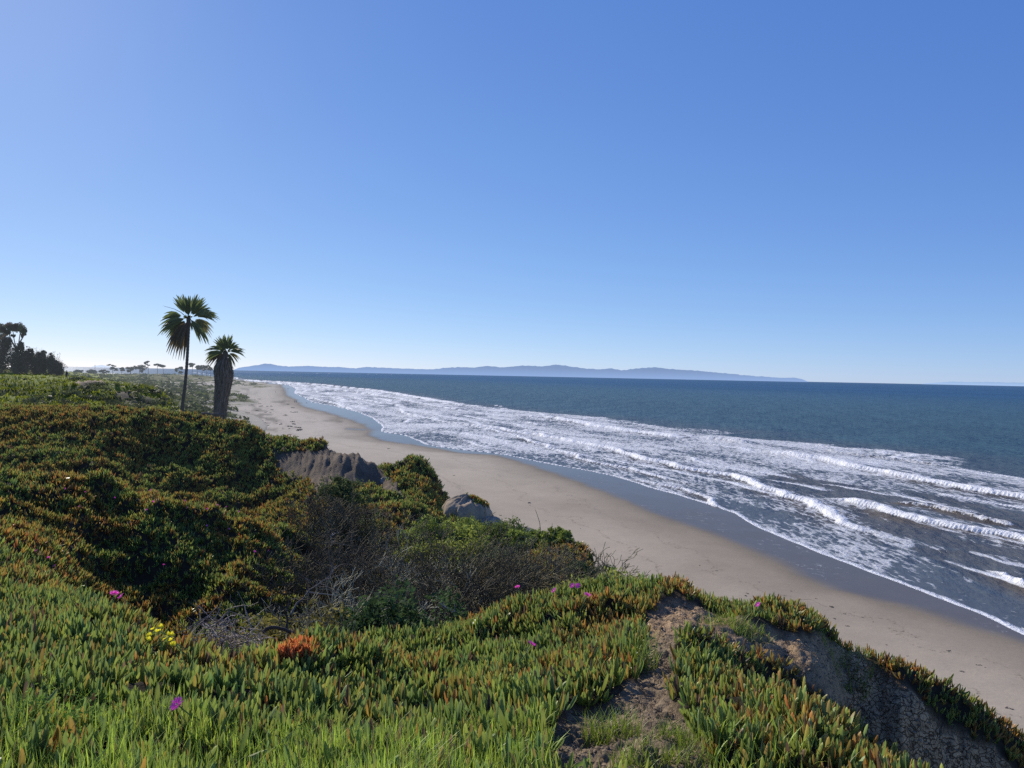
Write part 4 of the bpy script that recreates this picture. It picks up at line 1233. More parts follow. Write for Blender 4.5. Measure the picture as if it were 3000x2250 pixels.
# tangled brush pile, bare curling branch
def brush_pile():
    g = ground_px(650, 1885, 6.9, 20)
    p = at(655, 1850, 7.9); g = np.array([p[0], p[1], gz(p[0], p[1])])
    top = at(655, 1800, 7.9)[2] - g[2]
    A_, B_, r_, c_ = [], [], [], []
    rs = random.Random(5)
    for i in range(1000):
        a = rs.uniform(0, 6.28); rr = 0.40 * math.sqrt(rs.random())
        x, y = rr * math.cos(a) * 1.25, rr * math.sin(a)
        h = max(0.1, top) * (1 - 0.35 * (rr / 0.45) ** 2) * rs.uniform(0.45, 1.03)
        p = Vector((x, y, h)); d = Vector((rs.gauss(0, 1), rs.gauss(0, 1), rs.gauss(0.05, .35))).normalized()
        r0 = rs.uniform(0.003, 0.006)
        for k in range(4):
            d = (d + Vector((rs.gauss(0, .3), rs.gauss(0, .3), rs.gauss(-0.12, .22)))).normalized()
            q = p + d * rs.uniform(.05, .12)
            A_.append(p[:]); B_.append(q[:]); r_.append(r0); r0 *= .85; p = q
            c_.append(np.array([0.44, 0.37, 0.31]) * rs.uniform(0.3, 1.25))
    V, q = tubes(np.array(A_), np.array(B_), np.array(r_), np.array(r_) * .85)
    o = mk('brush_pile', V, None, q, M_TWIG, np.repeat(np.array(c_), 6, 0)); o.location = g
    tag(o, 'tangled pile of dead grey twigs beside the foreground ice plant', 'brush pile')


brush_pile()


def branch(label, pix, Y0, Y1, r0, r1, col, name='dead_branch', twigs=14, seed=1):
    n = len(pix)
    pts = np.array([at(px, py, Y0 + (Y1 - Y0) * i / (n - 1)) for i, (px, py) in enumerate(pix)])
    t = np.linspace(0, n - 1, n * 5); P = np.stack([np.interp(t, np.arange(n), pts[:, k]) for k in range(3)], 1)
    P += (np.stack([fbm(t * 2, t * 0 + k, seed * 5 + k, 3) for k in range(3)], 1) - .5) * r0 * 3
    rs = random.Random(seed); A_, B_, ra = [], [], []
    for i in range(twigs):
        k = rs.randrange(len(P) // 4, len(P)); p = Vector(P[k] - P[0])
        d = Vector((rs.gauss(0, 1), rs.gauss(0, .6), rs.gauss(.3, .7))).normalized(); r = r1 * 1.1
        for _ in range(4):
            d = (d + Vector((rs.gauss(0, .25), rs.gauss(0, .25), rs.gauss(0, .25)))).normalized(); q2 = p + d * rs.uniform(.05, .13)
            A_.append(p[:]); B_.append(q2[:]); ra.append(r); r *= .75; p = q2
    V, tr_, q = path_tube(P - P[0], np.linspace(r0, r1, len(P)), 7)
    parts = [(V, tr_, q, np.array(col) * np.ones((len(V), 1)))]
    if twigs:
        V, q = tubes(np.array(A_), np.array(B_), np.array(ra), np.array(ra) * .75); parts.append((V, None, q, np.array(col) * 1.2 * np.ones((len(V), 1))))
    V, tr_, q, C = join(parts)
    o = mk(name, V, tr_, q, M_TWIG, C); o.location = P[0]
    return tag(o, label, 'dead branch')


branch('long thin dead branch arching up from the brush pile into the gully', [(850, 1800), (870, 1770), (905, 1730), (945, 1705), (975, 1675), (985, 1655)], 9.6, 10.4, 0.014, 0.004, (0.16, 0.14, 0.125), seed=3)
branch('thick dark dead limb curling low above the orange ice plant', [(770, 1850), (800, 1838), (830, 1846), (870, 1858), (900, 1850), (925, 1856), (932, 1868)], 8.2, 8.5, 0.022, 0.010, (0.09, 0.07, 0.058), seed=4, twigs=5)
branch('bare upright dead stem rising beside the thick curling limb', [(838, 1850), (838, 1815), (842, 1780), (850, 1755)], 8.9, 9.1, 0.016, 0.006, (0.07, 0.058, 0.05), seed=6, twigs=10)
branch('pale forked dead twig lying over the dark green shrub', [(1285, 1765), (1305, 1778), (1325, 1790), (1342, 1795)], 10.6, 10.4, 0.008, 0.003, (0.45, 0.42, 0.38), seed=8, twigs=3)
branch('pale crooked dead stem at the top left of the gully', [(968, 1600), (975, 1585), (970, 1572), (978, 1560)], 19, 19, 0.02, 0.008, (0.42, 0.39, 0.36), seed=9, twigs=4)
branch('grey forked dead branch lying across the gully floor', [(905, 1735), (960, 1740), (1010, 1755), (1060, 1772), (1095, 1775)], 11.5, 12.5, 0.013, 0.004, (0.22, 0.20, 0.18), seed=10, twigs=10)
# tall stalks on the lip
for lb, pix, Y in (('tall thin dry stalk sticking up from the rim against the sand', [(1585, 1560), (1580, 1530), (1572, 1503), (1568, 1490)], 21.5),
                   ('short thin dry stalk right of the tall one on the rim', [(1612, 1570), (1615, 1550), (1618, 1533)], 21.5),
                   ('thin dry stalk standing by the dark shaded lip', [(1763, 1690), (1763, 1660), (1765, 1630)], 16)):
    branch(lb, pix, Y, Y, 0.010, 0.004, (0.16, 0.13, 0.09), name='dry_stalk', twigs=0, seed=12)['category'] = 'stalk'

#PART4


def weeds():
    n = 900
    cx = rng.choice([130, 215, 90, 280, 740, 880], n, p=[.3, .3, .15, .1, .08, .07]); px = cx + rng.normal(0, 42, n); py = 2130 + rng.normal(0, 40, n)
    C = np.array([ground_px(a, b, 2.9, 8) for a, b in zip(px[:300], py[:300])])
    C = np.repeat(C, 3, 0) + rng.normal(0, .035, (900, 3)); C[:, 2] += rng.uniform(.04, .13, 900)
    V, t_, q, cc = leaf_quads(C, 0.014, np.array([0.20, 0.33, 0.045]) * rng.uniform(.7, 1.2, (900, 1)), 2.5)
    tag(mk('clover', V, t_, q, leaf_mat('clover_leaf', .35, .8, .05), cc), 'broad-leaved bright clover growing in the grass at the lower left', 'clover', kind='stuff')


weeds()


def litter():
    s, Y = sample(0.02, 0.62, 2.9, 9.0, 420)
    k = field(bare, s, Y) > 0.6; s, Y = s[k], Y[k]; G = ground(s, Y); n = len(G)
    a = rng.uniform(0, 6.28, n); L = rng.uniform(.02, .09, n)[:, None]; d = np.stack([np.cos(a), np.sin(a), rng.normal(0, .15, n)], 1)
    r = rng.uniform(.0012, .003, n)
    V, q = tubes(G - d * L / 2 + [0, 0, .006], G + d * L / 2 + [0, 0, .010], r, r * .6)
    C = np.repeat(np.array([0.30, 0.22, 0.13]) * rng.uniform(.3, 1.5, (n, 1)), 6, 0)
    s, Y = sample(0.02, 0.62, 2.9, 9.0, 500)
    k = field(bare, s, Y) > 0.5; s, Y = s[k], Y[k]; G2 = ground(s, Y); m = len(G2)
    # clods: little tetra-like lumps
    r2 = rng.uniform(.004, .022, m) ** 1.0
    dirs = nrm(rng.normal(0, 1, (m, 5, 3))); dirs[:, 0] = [0, 0, 1]
    a0 = rng.uniform(0, 6.28, m)
    ring = np.stack([np.stack([np.cos(a0 + j * 1.571), np.sin(a0 + j * 1.571), rng.uniform(-.3, .2, m)], 1) * rng.uniform(.7, 1.3, (m, 1)) for j in range(4)], 1)
    top = np.stack([rng.normal(0, .25, m), rng.normal(0, .25, m), rng.uniform(.5, .9, m)], 1)[:, None]
    W = (np.concatenate([ring, top], 1) * r2[:, None, None] + G2[:, None]).reshape(-1, 3)
    b = np.arange(m) * 5; t_ = np.concatenate([np.stack([b + j, b + (j + 1) % 4, b + 4], 1) for j in range(4)])
    C2 = np.repeat(dirt * rng.uniform(.5, 1.2, (m, 1)), 5, 0)
    V, t_, q, C = join([(V, None, q, C), (W, t_, None, C2)])
    tag(mk('litter', V, t_, q, M_TWIG, C), 'crumbled clods and dry plant bits strewn over the dirt footpath', 'litter', kind='stuff')


litter()


def red_clump():
    n = 75
    a = rng.uniform(0, 6.28, n); r = np.sqrt(rng.random(n)); px = 868 + 46 * r * np.cos(a); py = 1893 + 17 * r * np.sin(a) - 8 * np.cos(a) * r
    B_ = np.array([ground_px(x, y, 4, 14, 0.13) for x, y in zip(px, py)])
    B_ = np.array([at(x, y, b[1]) for x, y, b in zip(px, py, B_)]) - [0, 0, .05]
    rep = np.repeat(np.arange(n), 5); m = len(rep)
    D = nrm(rng.normal(0, .35, (m, 3)) + np.array([0, 0, 1.0])); L = rng.uniform(.05, .10, m)
    c = np.array([[0.80, 0.27, 0.09], [0.78, 0.36, 0.10], [0.70, 0.20, 0.07]])[rng.integers(0, 3, n)][rep]
    V, t_, q, C = leaves(B_[rep] + rng.normal(0, .012, (m, 3)), D, L, L * .10, D * 0, c * .7, c, RING3, rng.uniform(0, 6, m))
    tag(mk('ice_plant', V, t_, q, M_ICE, C), 'small bright orange-red clump of ice plant under the dead curling limb', 'ice plant', kind='stuff')


red_clump()
# ------------------------------------------------------------------ palms
M_FROND = leaf_mat('palm_frond', 0.42, 0.5, 0.3, haze=4000)
M_BARK = leaf_mat('palm_bark', 0, 0.95, 0.1, haze=3000, var=0.8)


def crop2px(x, y):
    return 450 + x / 4.147, 840 + y / 4.147


def fan(hub, tip, nrm_, r, col, spread=1.75, n=26, droop=0.25, col2=None):
    """a fan leaf: pleated leaflets round a hub"""
    A_ = nrm(tip - hub); S_ = nrm(np.cross(nrm_, A_))
    Vs, Q, C = [], [], []; t0 = rng.choice([0.05, 0.12, 0.25])
    for i in range(n):
        ph = -spread + 2 * spread * (i + 0.5) / n + rng.normal(0, 0.03)
        d = A_ * math.cos(ph) + S_ * math.sin(ph)
        L = r * (0.55 + 0.45 * math.cos(ph * 1.25)) * rng.uniform(0.8, 1.08)
        wv = np.cross(d, nrm_); w_ = r * 0.085
        fold = nrm_ * rng.normal(0, 0.08)
        b = len(Vs)
        for t, wf in ((t0, 0.22), (t0 * .5 + .34, 1.0), (0.68, 0.9), (0.85, 0.5), (1.0, 0.06)):
            g = np.array([0, 0, -1.0]) * droop * L * max(0, t - 0.35) ** 2 * 2.2
            c = hub + (d + fold * t) * (L * t) + g
            tw = nrm_ * (0.35 * w_ * wf * (1 if i % 2 else -1))
            Vs += [c - wv * (w_ * wf / 2) + tw, c + wv * (w_ * wf / 2) - tw]
            cc = col * (0.75 + 0.5 * rng.random()); C += [cc * (1 - 0.25 * t) + 0.25 * t * (col2 if col2 is not None else np.array([0.18, 0.16, 0.05]))] * 2
        for k in range(4):
            Q.append((b + 2 * k, b + 2 * k + 1, b + 2 * k + 3, b + 2 * k + 2))
    return np.array(Vs), None, np.array(Q), np.array(C)


def palm(label, Y, trunk, trad, crown, fronds, spikes, rz, skirt=None):
    pts = np.array([at(*crop2px(x, y), Y) for x, y in trunk])
    pts[0, 2] = min(pts[0, 2], gz(pts[0, 0], pts[0, 1])) - 0.3
    base = pts[0].copy(); e = empty('palm_tree', base)
    tag(e, label, 'palm tree', 'palms on the bluff')
    n = 60; t = np.linspace(0, len(pts) - 1, n)
    P = np.stack([np.interp(t, np.arange(len(pts)), pts[:, k]) for k in range(3)], 1)
    rad = np.interp(t, np.arange(len(pts)), trad) * (1 + 0.06 * np.where(np.arange(n) % 2, 1, -1))
    V, tr_, q = path_tube(P - base, rad, 12)
    cc = np.array([0.105, 0.088, 0.075]) * rng.uniform(0.7, 1.25, (len(V), 1))
    mk('trunk', V, tr_, q, M_BARK, cc, smooth=True, parent=e)
    c0 = at(*crop2px(*crown), Y)
    hb = path_tube(np.array([c0 - base + [0, 0, z] for z in (-.6, -.3, 0, .2, .35)]), np.array([.15, .20, .19, .11, .03]), 10)
    o_ = mk('crown_heart', hb[0], hb[1], hb[2], M_BARK, np.array([0.085, 0.075, 0.04]) * rng.uniform(.6, 1.3, (len(hb[0]), 1)), parent=e)
    for hx, hy, tx, ty, dep, kind in fronds:
        hx, hy = hx + (crown[0] - hx) * .78, hy + (crown[1] - hy) * .78
        hub = at(*crop2px(hx, hy), Y + dep); tip = at(*crop2px(tx, ty), Y + dep * 1.6)
        r = np.linalg.norm(tip - hub)
        col = {'g': np.array([0.12, 0.165, 0.05]), 'y': np.array([0.22, 0.20, 0.06]), 'b': np.array([0.105, 0.065, 0.035])}[kind]
        face = nrm(np.array([rng.normal(0, .55), -1.0, rng.normal(0.35, .55)]))
        A_ = nrm(tip - hub); face = nrm(face - A_ * (face @ A_))
        parts = [fan(hub - base, tip - base, face, r * 1.05, col, (0.40 if ty < crown[1] - 150 else 0.25) if kind != 'b' else 0.27, 13, (0.05 if ty < crown[1] - 150 else 0.30) if kind == 'g' else 0.4)]
        m = (c0 + hub) / 2 + np.array([0, 0, 0.12])
        pp = np.array([c0 * (1 - a) ** 2 + 2 * a * (1 - a) * m + a * a * hub for a in np.linspace(0, 1, 6)])
        V, t_, q = path_tube(pp - base, np.linspace(0.07, 0.035, 6), 5)
        parts.append((V, t_, q, np.array([0.11, 0.10, 0.045]) * np.ones((len(V), 1))))
        V, t_, q, C = join(parts)
        f = mk('frond', V, t_, q, M_FROND, C, parent=e)
        if kind == 'b': f['label'] = 'withered brown hanging frond'
    for k in range(4):           # young inner leaves round the heart
        a = rng.uniform(0, 6.28); hub = c0 + np.array([math.cos(a) * .12, math.sin(a) * .12, .05]); tip = hub + np.array([math.cos(a) * .5, math.sin(a) * .5, rng.uniform(.0, .5)])
        A_ = nrm(tip - hub); face = nrm(np.array([rng.normal(0, .6), -1.0, rng.normal(.3, .5)])); face = nrm(face - A_ * (face @ A_))
        V, t_, q, C = fan(hub - base, tip - base, face, np.linalg.norm(tip - hub), np.array([0.10, 0.14, 0.04]), .5, 12, .15)
        mk('frond', V, t_, q, M_FROND, C, parent=e)
    for pix in spikes:
        pp = np.array([at(*crop2px(x, y), Y) for x, y in pix]); tt = np.linspace(0, len(pp) - 1, 10)
        pp = np.stack([np.interp(tt, np.arange(len(pp)), pp[:, k]) for k in range(3)], 1)
        V, t_, q = path_tube(pp - base, np.linspace(0.04, 0.012, 10), 5)
        f = mk('frond_stalk', V, t_, q, M_FROND, np.array([0.06, 0.055, 0.04]) * np.ones((len(V), 1)), parent=e); f['label'] = 'bare dead frond stalk'
    if skirt:
        sk = np.array(skirt, float)
        zs = []; 
        for y, xl, xr in sk:
            a = at(*crop2px((xl + xr) / 2, y), Y); zs.append((a[2], a[0], a[1], (xr - xl) / 2 / 4.147 * Y / FPX))
        zs = np.array(zs)[::-1]
        strips = 1500; Vs, Q, C = [], [], []
        for i in range(strips):
            z1 = rng.uniform(zs[0, 0] + 0.5, zs[-1, 0]); L = rng.uniform(0.6, 1.7); a = rng.uniform(0, 6.283); w_ = rng.uniform(0.03, 0.085)
            b = len(Vs); cc = np.array([0.24, 0.185, 0.145]) * rng.uniform(0.25, 1.5)
            kick = rng.uniform(-0.02, 0.10) + (rng.random() < .12) * rng.uniform(.05, .3)
            for k in range(4):
                z = max(z1 - L * k / 3, zs[0, 0] - 0.1); cx = np.interp(z, zs[:, 0], zs[:, 1]); cy = np.interp(z, zs[:, 0], zs[:, 2]); rr = np.interp(z, zs[:, 0], zs[:, 3])
                rr = rr * rng.uniform(0.88, 1.0) + kick * (k / 3) ** 2
                aa = a + rng.normal(0, 0.03)
                p = np.array([cx + rr * math.cos(aa), cy + rr * math.sin(aa), z]) - base; tg = np.array([-math.sin(aa), math.cos(aa), 0]) * w_ * (1 - 0.25 * k) / 2
                Vs += [p - tg, p + tg]; C += [cc, cc]
            for k in range(3): Q.append((b + 2 * k, b + 2 * k + 1, b + 2 * k + 3, b + 2 * k + 2))
        # inner thatch
        core = np.stack([zs[:, 1], zs[:, 2], zs[:, 0]], 1) - base
        V2, t2, q2 = path_tube(core, zs[:, 3] * 0.88, 20)
        V, t_, q, C = join([(np.array(Vs), None, np.array(Q), np.array(C)), (V2, t2, q2, np.array([0.03, 0.024, 0.02]) * np.ones((len(V2), 1)))])
        f = mk('dead_frond_skirt', V, t_, q, M_BARK, C, parent=e); f['label'] = 'shaggy skirt of dead grey-brown fronds'
    return e


palm('tall slender palm leaning right, its crown of fan fronds blown to the left', 75,
     [(335, 1575), (355, 1400), (380, 1220), (400, 1000), (412, 800), (420, 600), (424, 400)], [0.17, 0.155, 0.15, 0.14, 0.14, 0.15, 0.20], (425, 385),
     [(385, 250, 330, 90, .3, 'g'), (365, 235, 275, 115, -.5, 'g'), (415, 240, 385, 70, .6, 'g'), (500, 240, 560, 110, -.3, 'g'), (530, 240, 620, 150, .5, 'g'),
      (600, 330, 765, 275, .2, 'g'), (590, 330, 700, 250, -.6, 'g'), (550, 425, 705, 455, -.2, 'y'), (560, 440, 640, 610, .3, 'g'), (540, 450, 590, 560, -.7, 'g'),
      (300, 370, 95, 330, .2, 'g'), (290, 385, 80, 460, -.4, 'g'), (320, 480, 170, 545, .3, 'g'), (340, 510, 205, 690, -.2, 'b'), (375, 560, 340, 735, .3, 'b'),
      (395, 520, 290, 640, -.5, 'b')  , (440, 430, 480, 500, .9, 'g')],
     [[(395, 368), (330, 310), (250, 270), (115, 233)], [(190, 430), (140, 500), (97, 585)], [(600, 360), (640, 385), (672, 412)]], 0)
palm('short thick palm wrapped in a shaggy skirt of dead fronds', 75,
     [(807, 1620), (812, 1400), (830, 1150), (865, 900), (872, 790)], [0.45, 0.40, 0.32, 0.28, 0.26], (873, 800),
     [(865, 700, 835, 580, .2, 'g'), (850, 690, 775, 612, -.4, 'g'), (905, 700, 938, 585, .4, 'g'), (885, 690, 900, 590, -.5, 'g'), (800, 725, 650, 700, .2, 'g'), (790, 770, 632, 808, -.3, 'g'),
      (790, 795, 655, 850, .4, 'b'), (800, 830, 740, 910, -.2, 'b'), (945, 725, 1042, 680, .3, 'g'), (960, 765, 1108, 752, -.2, 'g'), (960, 795, 1042, 850, .4, 'y'), (940, 815, 975, 908, -.4, 'b'),
      (835, 810, 785, 885, .6, 'b'), (840, 725, 757, 660, .6, 'g'), (930, 695, 985, 640, -.6, 'g'), (900, 740, 930, 660, -.8, 'g'), (920, 830, 960, 880, -.8, 'y')], [], 0,
     skirt=[(845, 845, 900), (890, 790, 930), (940, 752, 950), (1000, 726, 964), (1080, 738, 974), (1200, 748, 944), (1350, 740, 908), (1500, 728, 890), (1610, 728, 885)])

g0 = at(590, 1211, 73.5); g1 = at(664, 1214, 73.5)
tt = np.linspace(0, 1, 12)[:, None]; P = g0 * (1 - tt) + g1 * tt
P[:, 2] = P[:, 2] + (fbm(tt[:, 0] * 5, tt[:, 0] * 0, 301, 3) - .5) * 0.15
V, t_, q = path_tube(P - g0, np.linspace(0.13, 0.08, 12), 8)
lg = mk('fallen_log', V, t_, q, M_BARK, np.array([0.16, 0.13, 0.11]) * np.ones((len(V), 1)), smooth=True); lg.location = g0
tag(lg, 'grey fallen log lying on the ground between the two palms', 'log')

# ------------------------------------------------------------------ distant trees
M_TREE = leaf_mat('tree_leaf', 0.3, 0.7, 0.15, haze=5500)
M_TRUNK = leaf_mat('tree_bark', 0, 0.9, 0.1, haze=3200)


def tree(name, label, cat, group, Y, trunks, blobs, nleaf, col, lsz, basepx, lean=0.0, col2=None, clumps=26, thick=0.25):
    b = at(*basepx, Y); base = np.array([b[0], b[1], gz(b[0], b[1]) - 0.3])
    e = empty(name, base); tag(e, label, cat, group)
    parts = []
    for tk in trunks:
        pts = np.array([at(x, y, Y) for x, y in tk]); pts[0, 2] = min(pts[0, 2], base[2]) if tk[0][1] >= basepx[1] - 2 else pts[0, 2]
        t = np.linspace(0, len(pts) - 1, 8); P = np.stack([np.interp(t, np.arange(len(pts)), pts[:, k]) for k in range(3)], 1)
        V, t_, q = path_tube(P - base, np.linspace(thick, thick * 0.35, 8), 6); parts.append((V, t_, q, np.array([0.10, 0.085, 0.075]) * np.ones((len(V), 1))))
    if parts:
        V, t_, q, C = join(parts); mk('trunk', V, t_, q, M_TRUNK, C, smooth=True, parent=e)
    pp, cl = [], []
    tot = sum(rx * ry for _, _, rx, ry in blobs)
    for (px, py, rx, ry) in blobs:
        c = at(px, py, Y) - base; ax = np.array([rx, max(rx * 0.8, 1), ry]) * Y / FPX
        nb = max(4, int(clumps * rx * ry / tot)); nl = int(nleaf * rx * ry / tot)
        d = nrm(rng.normal(0, 1, (nb, 3))) * (rng.random((nb, 1)) ** 0.4) * 0.85
        k = rng.integers(0, nb, nl); jit = nrm(rng.normal(0, 1, (nl, 3))) * (rng.random((nl, 1)) ** 0.5) * 0.42
        pp.append(c + (d[k] + jit) * ax)
        tone = (0.55 + 0.8 * rng.random((nb, 1)))[k]
        cc = np.array(col) * tone
        if col2 is not None:
            w2 = (rng.random((nb, 1)) < 0.4)[k]; cc = np.where(w2, np.array(col2) * tone, cc)
        cl.append(cc * rng.uniform(0.8, 1.2, (nl, 1)))
    V, t_, q, C = leaf_quads(np.concatenate(pp), lsz, np.concatenate(cl))
    mk('crown', V, t_, q, M_TREE, C, parent=e)
    return e


DK = (0.125, 0.118, 0.072); BR = (0.18, 0.125, 0.085); GRN = (0.14, 0.155, 0.075)
GT = 'trees standing in the dark grove on the left'
tree('eucalyptus_tree', 'tall umbrella-crowned eucalyptus rising above the right half of the left grove', 'tree', GT, 245,
     [[(52, 1104), (52, 1040), (42, 1000), (38, 970)], [(52, 1040), (55, 1005), (60, 968)], [(54, 1010), (66, 990), (76, 972)], [(50, 1030), (30, 990), (24, 965)]],
     [(34, 960, 22, 16), (56, 962, 20, 18), (70, 972, 12, 11), (47, 952, 14, 9), (40, 984, 8, 8), (16, 968, 18, 18), (62, 985, 7, 7)], 9000, GRN, 0.22, (52, 1105), col2=BR, clumps=60)
tree('eucalyptus_tree', 'tall eucalyptus cut off by the left edge of the photo', 'tree', GT, 250,
     [[(-20, 1104), (-18, 1040), (-15, 970)], [(-18, 1040), (2, 1000), (5, 975)]],
     [(-20, 962, 30, 20), (4, 966, 18, 18), (-30, 985, 25, 20), (0, 990, 16, 14)], 8000, GRN, 0.22, (-20, 1105), clumps=60)
for lb, bx, Y, bl, c, c2, n in [
    ('broad dark brown tree at the far left of the grove', 5, 238, [(0, 1040, 34, 62), (18, 1010, 20, 28)], DK, BR, 6500),
    ('dark dense tree under the tall umbrella eucalyptus', 45, 236, [(48, 1055, 28, 48), (60, 1020, 14, 18)], DK, None, 6000),
    ('dark rounded tree right of the umbrella eucalyptus', 80, 237, [(80, 1062, 24, 42), (88, 1032, 12, 14)], DK, BR, 5200),
    ('brownish tree in the middle of the lower part of the grove', 108, 240, [(108, 1066, 20, 36), (112, 1042, 10, 12)], BR, DK, 4200),
    ('dark tree topped by a small round tuft', 128, 242, [(128, 1068, 17, 34), (127, 1032, 9, 8), (128, 1045, 7, 8)], DK, GRN, 4200),
    ('dark pointed tree near the right end of the grove', 152, 240, [(152, 1070, 17, 32), (150, 1045, 8, 10)], DK, BR, 4200),
    ('low dark tree closing the right end of the grove', 172, 238, [(172, 1084, 14, 24), (165, 1066, 8, 12)], DK, BR, 3000)]:
    tree('grove_tree', lb, 'tree', GT, Y, [[(bx, 1104), (bx, 1070)]], bl, int(n * 1.3), c, 0.24, (bx, 1105), col2=c2, clumps=70)
for lb, bx, by, top, sd in [('bare leafless tree sticking out at the right end of the grove', 180, 1104, 1052, 21), ('bare twiggy treetop above the middle of the grove', 106, 1085, 1022, 22),
                            ('bare twiggy tree left of the right end of the grove', 146, 1090, 1028, 23)]:
    b = at(bx, by, 239); h = at(bx, top, 239)[2] - b[2]
    A_, B_, ra, rb, tips = grow((0, 0, 0), 4, h * 0.36, (1.1, 1.5), 0.07, 4, (2, 3), 0.9, sd)
    V, q = tubes(A_, B_, np.maximum(ra, 0.02), np.maximum(rb, 0.018))
    o = mk('bare_tree', V, None, q, M_TRUNK, np.array([0.10, 0.08, 0.07]) * np.ones((len(V), 1))); o.location = b
    tag(o, lb, 'tree', GT)

GC = 'wind-shaped cypresses out on the far point'
for nm, lb, bx, by, bl, tk in [
    ('cypress_tree', 'ragged layered cypress standing alone, leftmost on the point', 331, 1089, [(320, 1069, 8, 2.5), (334, 1072, 10, 3), (329, 1079, 13, 5), (340, 1083, 8, 4)], [(331, 1090), (329, 1068)]),
    ('cypress_tree', 'small low cypress left of the big bushy clump', 357, 1090, [(357, 1082, 8, 5)], [(357, 1091), (357, 1080)]),
    ('cypress_tree', 'bushy left half of the largest tree clump on the point', 383, 1093, [(383, 1080, 15, 9), (376, 1086, 9, 6)], [(383, 1094), (383, 1075)]),
    ('cypress_tree', 'bushy right half of the largest tree clump on the point', 409, 1093, [(409, 1078, 17, 11), (418, 1086, 9, 7), (397, 1074, 8, 7)], [(409, 1094), (409, 1072)]),
    ('cypress_tree', 'tallest slim cypress with a tilted flat top', 434, 1092, [(431, 1061, 9, 4), (427, 1066, 6, 3), (434, 1070, 6, 3), (428, 1077, 4, 2)], [(435, 1093), (434, 1075), (431, 1062)]),
    ('cypress_tree', 'umbrella-shaped cypress on a thin bare stem', 461, 1091, [(460, 1069, 11, 3.5), (466, 1072, 8, 3)], [(461, 1092), (461, 1070)]),
    ('cypress_tree', 'smaller umbrella cypress joined to its taller left neighbour', 479, 1090, [(477, 1073, 8, 4), (472, 1071, 6, 3)], [(480, 1091), (477, 1073)]),
    ('cypress_tree', 'bushy low cypress just left of the tall palm trunk', 522, 1095, [(518, 1083, 10, 6), (530, 1079, 10, 7), (526, 1090, 10, 5)], [(524, 1096), (524, 1080)]),
    ('cypress_tree', 'flat-topped cypress just right of the tall palm trunk', 564, 1096, [(562, 1068, 9, 4.5), (558, 1074, 6, 3)], [(563, 1097), (564, 1070)]),
    ('cypress_tree', 'cypress second from the left in the row beside the short palm', 579, 1096, [(577, 1074, 9, 5), (583, 1079, 7, 5)], [(579, 1097), (578, 1074)]),
    ('cypress_tree', 'middle cypress of the row beside the short palm', 593, 1097, [(592, 1076, 9, 6), (598, 1081, 7, 5)], [(593, 1098), (592, 1076)]),
    ('cypress_tree', 'cypress with the thickest crown in the row beside the short palm', 606, 1097, [(605, 1074, 10, 6), (611, 1080, 8, 6)], [(606, 1098), (605, 1074)]),
    ('cypress_tree', 'last cypress of the row, nearest the short palm', 617, 1096, [(616, 1081, 7, 5)], [(617, 1097), (616, 1080)]),
    ('far_bush', 'low far bush on the point between the grove and the first cypress', 232, 1091, [(232, 1088, 14, 5)], [(232, 1092), (232, 1088)]),
    ('far_bush', 'low far bush on the point beside the thin pole', 270, 1093, [(270, 1088, 17, 6)], [(270, 1094), (270, 1088)]),
    ('far_bush', 'low far bush on the point just left of the ragged cypress', 305, 1092, [(305, 1088, 14, 5)], [(305, 1093), (305, 1088)])]:
    tree(nm, lb, 'tree' if nm[0] == 'c' else 'bush', GC, 1120, [tk], bl, 2200, (0.055, 0.060, 0.040), 0.7, (bx, by), clumps=14, thick=0.55)

b = at(278, 1092, 900); pz = gz(b[0], b[1]); b = np.array([b[0], b[1], pz - .5])
top = at(278, 1069, 900)[2] - b[2]
V, t_, q = path_tube(np.array([(0, 0, 0), (0, 0, top)]), [0.22, 0.16], 8)
V2, q2 = tubes([(-1.1, 0, top - .8)], [(1.1, 0, top - .8)], [0.09], [0.09], 4)
V, t_, q, C = join([(V, t_, q, None), (V2, None, q2, None)])
o = mk('utility_pole', V, t_, q, plain_mat('pole_wood', (0.10, 0.08, 0.065), 0.9, 0.2, 3, haze=3200)); o.location = b
tag(o, 'thin distant utility pole rising from the dunes', 'pole')

# scrub over the left hill and the dunes
def scrub():
    s = rng.uniform(-0.75, -0.33, 9000); Y = np.exp(rng.uniform(math.log(58), math.log(1250), 9000))
    hs = 0.5
    G = ground(s, Y); px, py = to_px(G)
    k = (G[:, 2] > 2.8) & (rng.random(9000) < sstep(0.40, 0.60, fbm(G[:, 0] / 9, G[:, 1] / 22, 311, 4))) & ~((px < 430) & (Y > 110) & (Y < 300) & (rng.random(9000) < .93))
    k &= (Y > 85) | (px > 480) | (rng.random(9000) < .6)
    G, Y = G[k], Y[k]; n = len(G); m = 16
    r = (0.5 + 1.1 * rng.random(n) ** 2) * np.clip(Y / 150, 0.7, 3.0)
    rep = np.repeat(np.arange(n), m)
    d = nrm(rng.normal(0, 1, (n * m, 3))); d[:, 2] = np.abs(d[:, 2]) * 0.38
    C = G[rep] + d * r[rep][:, None] * (rng.random((n * m, 1)) ** 0.4)
    base = np.where(rng.random((n, 1)) < 0.5, np.array([0.15, 0.165, 0.050]), np.array([0.085, 0.10, 0.038])) * (0.7 + 0.6 * rng.random((n, 1)))
    V, t_, q, cc = leaf_quads(C, r[rep] * 0.42, base[rep] * rng.uniform(.8, 1.2, (n * m, 1)), 1.0)
    tag(mk('scrub', V, t_, q, M_TREE, cc), 'low dark green scrub covering the left hill and the dunes beyond', 'scrub', kind='stuff')


scrub()


